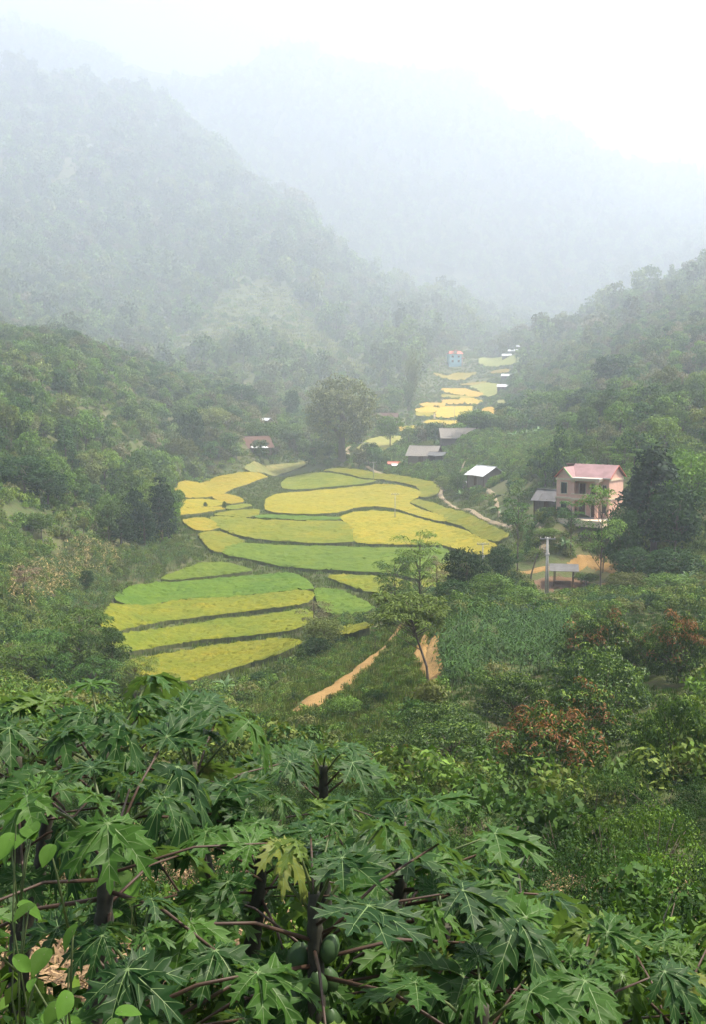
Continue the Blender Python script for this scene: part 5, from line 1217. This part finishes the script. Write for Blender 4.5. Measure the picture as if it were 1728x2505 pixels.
# one side of a lobe: (along, half width); pointed side lobes sweep forward
OUT = [(.0, .03), (.13, .095), (.24, .125), (.33, .18), (.50, .30), (.475, .20), (.455, .135), (.52, .13), (.60, .18), (.76, .28), (.715, .175), (.69, .11), (.75, .10), (.82, .135), (.93, .195), (.88, .10), (.86, .06), (.93, .05), (1.0, .0)]
def papaya_leaf(seed, R=.40, droop=.35):
    rng = np.random.default_rng(seed)
    V, F, VV, VF = [], [], [], []
    def surf(x, y, fold, dr, ph):
        # x along lobe, y across: fold at the midrib, sag to the tip, gentle ripple
        return fold*abs(y) - dr*x*x*.8 + .05*math.sin(13*x+ph)*abs(y)*4 - .35*y*y
    for ang, sc in [(0, 1.0), (37, .97), (-37, .97), (76, .82), (-76, .82), (118, .60), (-118, .60), (156, .36), (-156, .36)]:
        ang = math.radians(ang + rng.normal(0, 4)); sc = sc*R*rng.uniform(.92, 1.06)
        fold, dr, ph = rng.uniform(.25, .6), droop*rng.uniform(.6, 1.5), rng.uniform(0, 6)
        ca, sa = math.cos(ang), math.sin(ang); lift = rng.normal(0, .04)
        def put(x, y, up=0.0):
            z = surf(x, y, fold, dr, ph) + lift*x + up/sc
            X, Y = y, x
            return ((X*ca + Y*sa)*sc, (Y*ca - X*sa)*sc, z*sc)
        for sgn in (1, -1):
            b0 = len(V); n = len(OUT); wig = rng.uniform(.85, 1.15, n)
            for i, (x, y) in enumerate(OUT):
                mx_ = x if i in (0, n-1) else min(.97, max(0, x*.93-.02))
                V.append(put([.0, .11, .20, .27, .33, .37, .41, .45, .50, .56, .60, .64, .69, .74, .79, .82, .85, .91, 1.0][i], 0)); V.append(put(x, sgn*y*wig[i] if 0 < i < n-1 else 0.0))
            for i in range(n-1):
                q = (b0+2*i, b0+2*i+2, b0+2*i+3, b0+2*i+1)
                F.append(q if sgn < 0 else q[::-1])
        # pale veins: midrib and one into each side lobe
        def rib(pts, w0, w1):
            k = len(VV); m = len(pts)
            for i, (x, y) in enumerate(pts):
                x2, y2 = pts[min(i+1, m-1)]; x1, y1 = pts[max(i-1, 0)]
                dx, dy = x2-x1, y2-y1; l = math.hypot(dx, dy)+1e-9; w = (w0+(w1-w0)*i/(m-1))
                VV.append(put(x-dy/l*w, y+dx/l*w, .004)); VV.append(put(x+dy/l*w, y-dx/l*w, .004))
            for i in range(m-1): VF.append((k+2*i, k+2*i+1, k+2*i+3, k+2*i+2))
        rib([(t, 0) for t in np.linspace(0, .96, 8)], .009, .002)
        for x0, x1, y1 in ((.22, .47, .27), (.44, .72, .24), (.66, .90, .16)):
            for sgn in (1, -1): rib([(x0+(x1-x0)*t, sgn*y1*t) for t in (0, .33, .66, 1)], .0035, .0015)
    blade = mk('leaf', V, F, M['papaya'], link=False); vein = mk('vein', VV, VF, M['vein'], link=False)
    for p in blade.data.polygons: p.use_smooth = True
    return blade.data, vein.data
PL = [papaya_leaf(400+k, .40, (.15, .35, .55, .8)[k % 4]) for k in range(8)]
def frame_from(y, z):
    y = Vector(y).normalized(); z = Vector(z); x = y.cross(z).normalized(); z = x.cross(y)
    return Matrix((x, y, z)).transposed()
def papaya_fruit(seed):
    V, F, n, m = [], [], 8, 7
    prof = [(0, .012), (.02, .04), (.06, .062), (.11, .068), (.16, .056), (.19, .03), (.205, .004)]
    for z, r in prof:
        for j in range(n): a = 6.283*j/n; V.append((r*math.cos(a), r*math.sin(a), -z))
    for i in range(m-1):
        for j in range(n): F.append((i*n+j, (i+1)*n+j, (i+1)*n+(j+1) % n, i*n+(j+1) % n))
    return mk('fruit', V, F, M['papaya_fruit'], link=False, smooth=True).data
FRUIT = papaya_fruit(0)
def papaya(px, py, d, n, label, spread=(.5, .75), size=1.0, fruits=0, seed=0, rz=0.0, span=.45, elev=(1.25, -.15), arc=None):
    """px, py, d: the growing tip of the trunk"""
    rng = np.random.default_rng(seed+900)
    tip = at(px, py, d); g = gz(tip[0], tip[1]); H = tip[2]-g
    root = empty('papaya_tree', (tip[0], tip[1], g)); tag(root, label, 'papaya tree', 'papaya trees in the foreground')
    lean = rng.normal(0, .05, 2)
    zz = np.linspace(-.4, H, 46); kk = np.clip(1-zz/H, 0, 1)
    V, F = tube([(lean[0]*4*q**1.5, lean[1]*4*q**1.5, z) for z, q in zip(zz, kk)], [.032+.045*q+.006*(i % 2)+rng.normal(0, .002) for i, q in enumerate(kk)], 9)
    mk('trunk', V, F, M['papaya_trunk'], parent=root, smooth=True)
    for k in range(n):
        t = k/(n-1)                        # 0 youngest, top
        az = rz + k*2.39996 + rng.normal(0, .2)
        if arc: az = arc[0] + (arc[1]-arc[0])*rng.random()
        el = elev[0]+(elev[1]-elev[0])*t**.75 + rng.normal(0, .1)
        ln = (spread[0]+(spread[1]-spread[0])*min(1, t*1.6))*rng.uniform(.85, 1.12)*(.45 + .55*min(1, t*3))
        s = size*(.5+.5*min(1, t*3.2))*rng.uniform(.88, 1.12)
        o0 = Vector((0, 0, H - .02 - span*t)); hd = Vector((math.sin(az), math.cos(az), 0))
        dr = hd*math.cos(el) + Vector((0, 0, math.sin(el)))
        end = o0 + dr*ln + Vector((0, 0, -.10*ln*t))
        mid = o0 + dr*ln*.5 + Vector((0, 0, .04*ln))
        bl, ve = PL[rng.integers(0, len(PL))]
        lf = bpy.data.objects.new('leaf', bl); COL.objects.link(lf); lf.parent = root
        tilt = -.02 - .42*t + rng.normal(0, .2) + .9*max(0, .3-t)       # older leaves hang
        yv = hd*math.cos(tilt) + Vector((0, 0, math.sin(tilt))) + Vector((rng.normal(0, .18), rng.normal(0, .18), 0)); zv = Vector((rng.normal(0, .2), rng.normal(0, .2)-.12, 1)) + hd*.25
        mat = Matrix.Translation(end) @ frame_from(yv, zv).to_4x4() @ Matrix.Diagonal((s*rng.uniform(.82, 1.1), s*rng.uniform(.9, 1.12), s*rng.uniform(.6, 1.6), 1))
        lf.matrix_local = mat
        vo = bpy.data.objects.new('vein', ve); COL.objects.link(vo); vo.parent = lf
        inv = mat.inverted()
        r0 = .0085/s
        pv_, pf_ = tube([inv @ o0, inv @ mid, inv @ end], [r0*1.25, r0*.95, r0*.7], 5)
        mk('petiole', pv_, pf_, M['petiole' if t > .35 else 'petiole_green'], parent=lf, smooth=True)
    for k in range(fruits):
        f = bpy.data.objects.new('fruit', FRUIT); COL.objects.link(f); f.parent = root
        a = k*2.4; f.location = (.10*math.cos(a), .10*math.sin(a), H-.22-.075*k); f.rotation_euler = (rng.normal(0, .15), rng.normal(0, .15), a); f.scale = (rng.uniform(.7, 1.0),)*3
    return root
for k, a in enumerate([
    (255, 1830, 7.2, 24, 'tall papaya tree at left, its crown rising before the rice terraces', (.6, .95), .86, 0),
    (262, 2010, 5.4, 15, 'nearer papaya tree at left with bare petioles on its trunk', (.5, .85), .78, 0),
    (768, 2185, 5.4, 18, 'papaya tree in the middle carrying dark green fruit', (.55, .95), .80, 9),
    (790, 1875, 9.0, 14, 'farther papaya crown standing up in the middle before the grassy spur', (.4, .6), .85, 0),
    (985, 2090, 6.6, 22, 'papaya tree with a wide crown right of the middle', (.5, .85), .84, 0),
    (640, 2045, 6.8, 17, 'papaya crown between the left and the middle trees', (.5, .85), .82, 0),
    (1090, 2265, 5.8, 15, 'low papaya crown below the wide one right of the middle', (.45, .75), .8, 0),
    (1400, 2420, 5.4, 18, 'low papaya crown at the lower right', (.45, .75), .84, 0),
    (1660, 2420, 5.8, 15, 'papaya crown at the lower right corner', (.45, .75), .82, 0),
    (330, 2350, 4.6, 11, 'dark shaded papaya crown at the lower left', (.4, .6), .72, 0),
    (40, 1850, 7.2, 16, 'papaya crown at the left edge behind the nearer trunk', (.5, .85), .82, 0),
    (1180, 2460, 5.0, 11, 'lowest papaya crown at the bottom middle right', (.4, .6), .76, 0),
    (470, 1865, 7.6, 16, 'papaya crown just right of the tall left one', (.5, .8), .84, 0),
    (130, 1820, 8.2, 14, 'papaya crown behind the tall left one near the edge', (.5, .8), .84, 0)]):
    papaya(*a[:4], a[4], spread=a[5], size=a[6], fruits=a[7], seed=k, rz=k*.9)
# climbing plant with heart shaped leaves at the left edge
def heart(seed):
    V = [(0, 0, 0)]; n = 14; rng = np.random.default_rng(seed)
    for i in range(n+1):
        a = -math.pi + 2*math.pi*i/n
        r = .5*(1 - .55*math.cos(a)) if False else .42*(1+.18*math.cos(a)+.10*math.cos(2*a))
        x, y = r*math.sin(a), .12 + r*math.cos(a)*1.15
        if abs(a) < .25: y += .14
        V.append((x, y, -.35*(x*x+y*y) + .35*abs(x) + rng.normal(0, .01)))
    return V, [(0, i, i+1) for i in range(1, n+1)]
M['heart'] = leafmat('heart_leaf', (0.035, 0.085, 0.012), (0.07, 0.145, 0.02), trans=.3, rough=.6, spec=.1)
HL = [mk('leaf', *heart(k), M['heart'], link=False, smooth=True).data for k in range(3)]
def climber(px, py, d, n, label, size, rad, seed):
    rng = np.random.default_rng(seed); c = at(px, py, d); g = gz(c[0], c[1]); r = empty('climbing_plant', (c[0], c[1], g)); tag(r, label, 'climbing plant')
    H = c[2]-g; sv = []
    for k in range(n):
        p = Vector((rng.normal(0, rad), rng.normal(0, rad), H + rng.normal(0, rad*1.6)))
        o = bpy.data.objects.new('leaf', HL[k % 3]); COL.objects.link(o); o.parent = r; o.location = p
        o.rotation_euler = (rng.uniform(-.9, .1), rng.normal(0, .3), math.pi + rng.normal(0, .9)); o.scale = (size*rng.uniform(.7, 1.3),)*3
        sv.append(tube4([Vector((0, 0, p.z-.35)), Vector((p.x*.6, p.y*.6, p.z-.12)), p], [.006, .005, .004], 4))
    sv.append(tube4([(0, 0, -.2), (.05, .03, H*.4), (-.03, 0, H*.8), (0, 0, H+rad)], [.006, .005, .004, .003], 5))
    mk('stem', *join(sv), M['petiole_green'], parent=r)
climber(40, 2070, 4.6, 3, 'bright heart shaped leaves at the left edge, upper bunch', .10, .10, 1)
climber(40, 2280, 4.3, 5, 'large heart shaped leaves at the left edge, middle bunch', .10, .13, 2)
climber(170, 2440, 4.0, 12, 'small bright leafy plant at the bottom left corner', .075, .12, 3)
climber(330, 2140, 6.0, 4, 'few rounded leaves behind the nearer left papaya trunk', .13, .12, 4)
# thin dry twigs sticking out of the thicket
for px, py, d, lb in [(1275, 2150, 10, 'thin bare reddish twig above the right papaya leaves'), (1630, 2260, 10, 'thin bare pale twig at the lower right')]:
    b0 = at(px, py, d); o = mk('bare_twig', *tube4([(0, 0, -1.2), (.03, 0, -.3), (-.02, 0, .05), (.06, 0, .3)], [.014, .01, .007, .003], 5), M['bark_pale']); o.location = b0; tag(o, lb, 'twig')
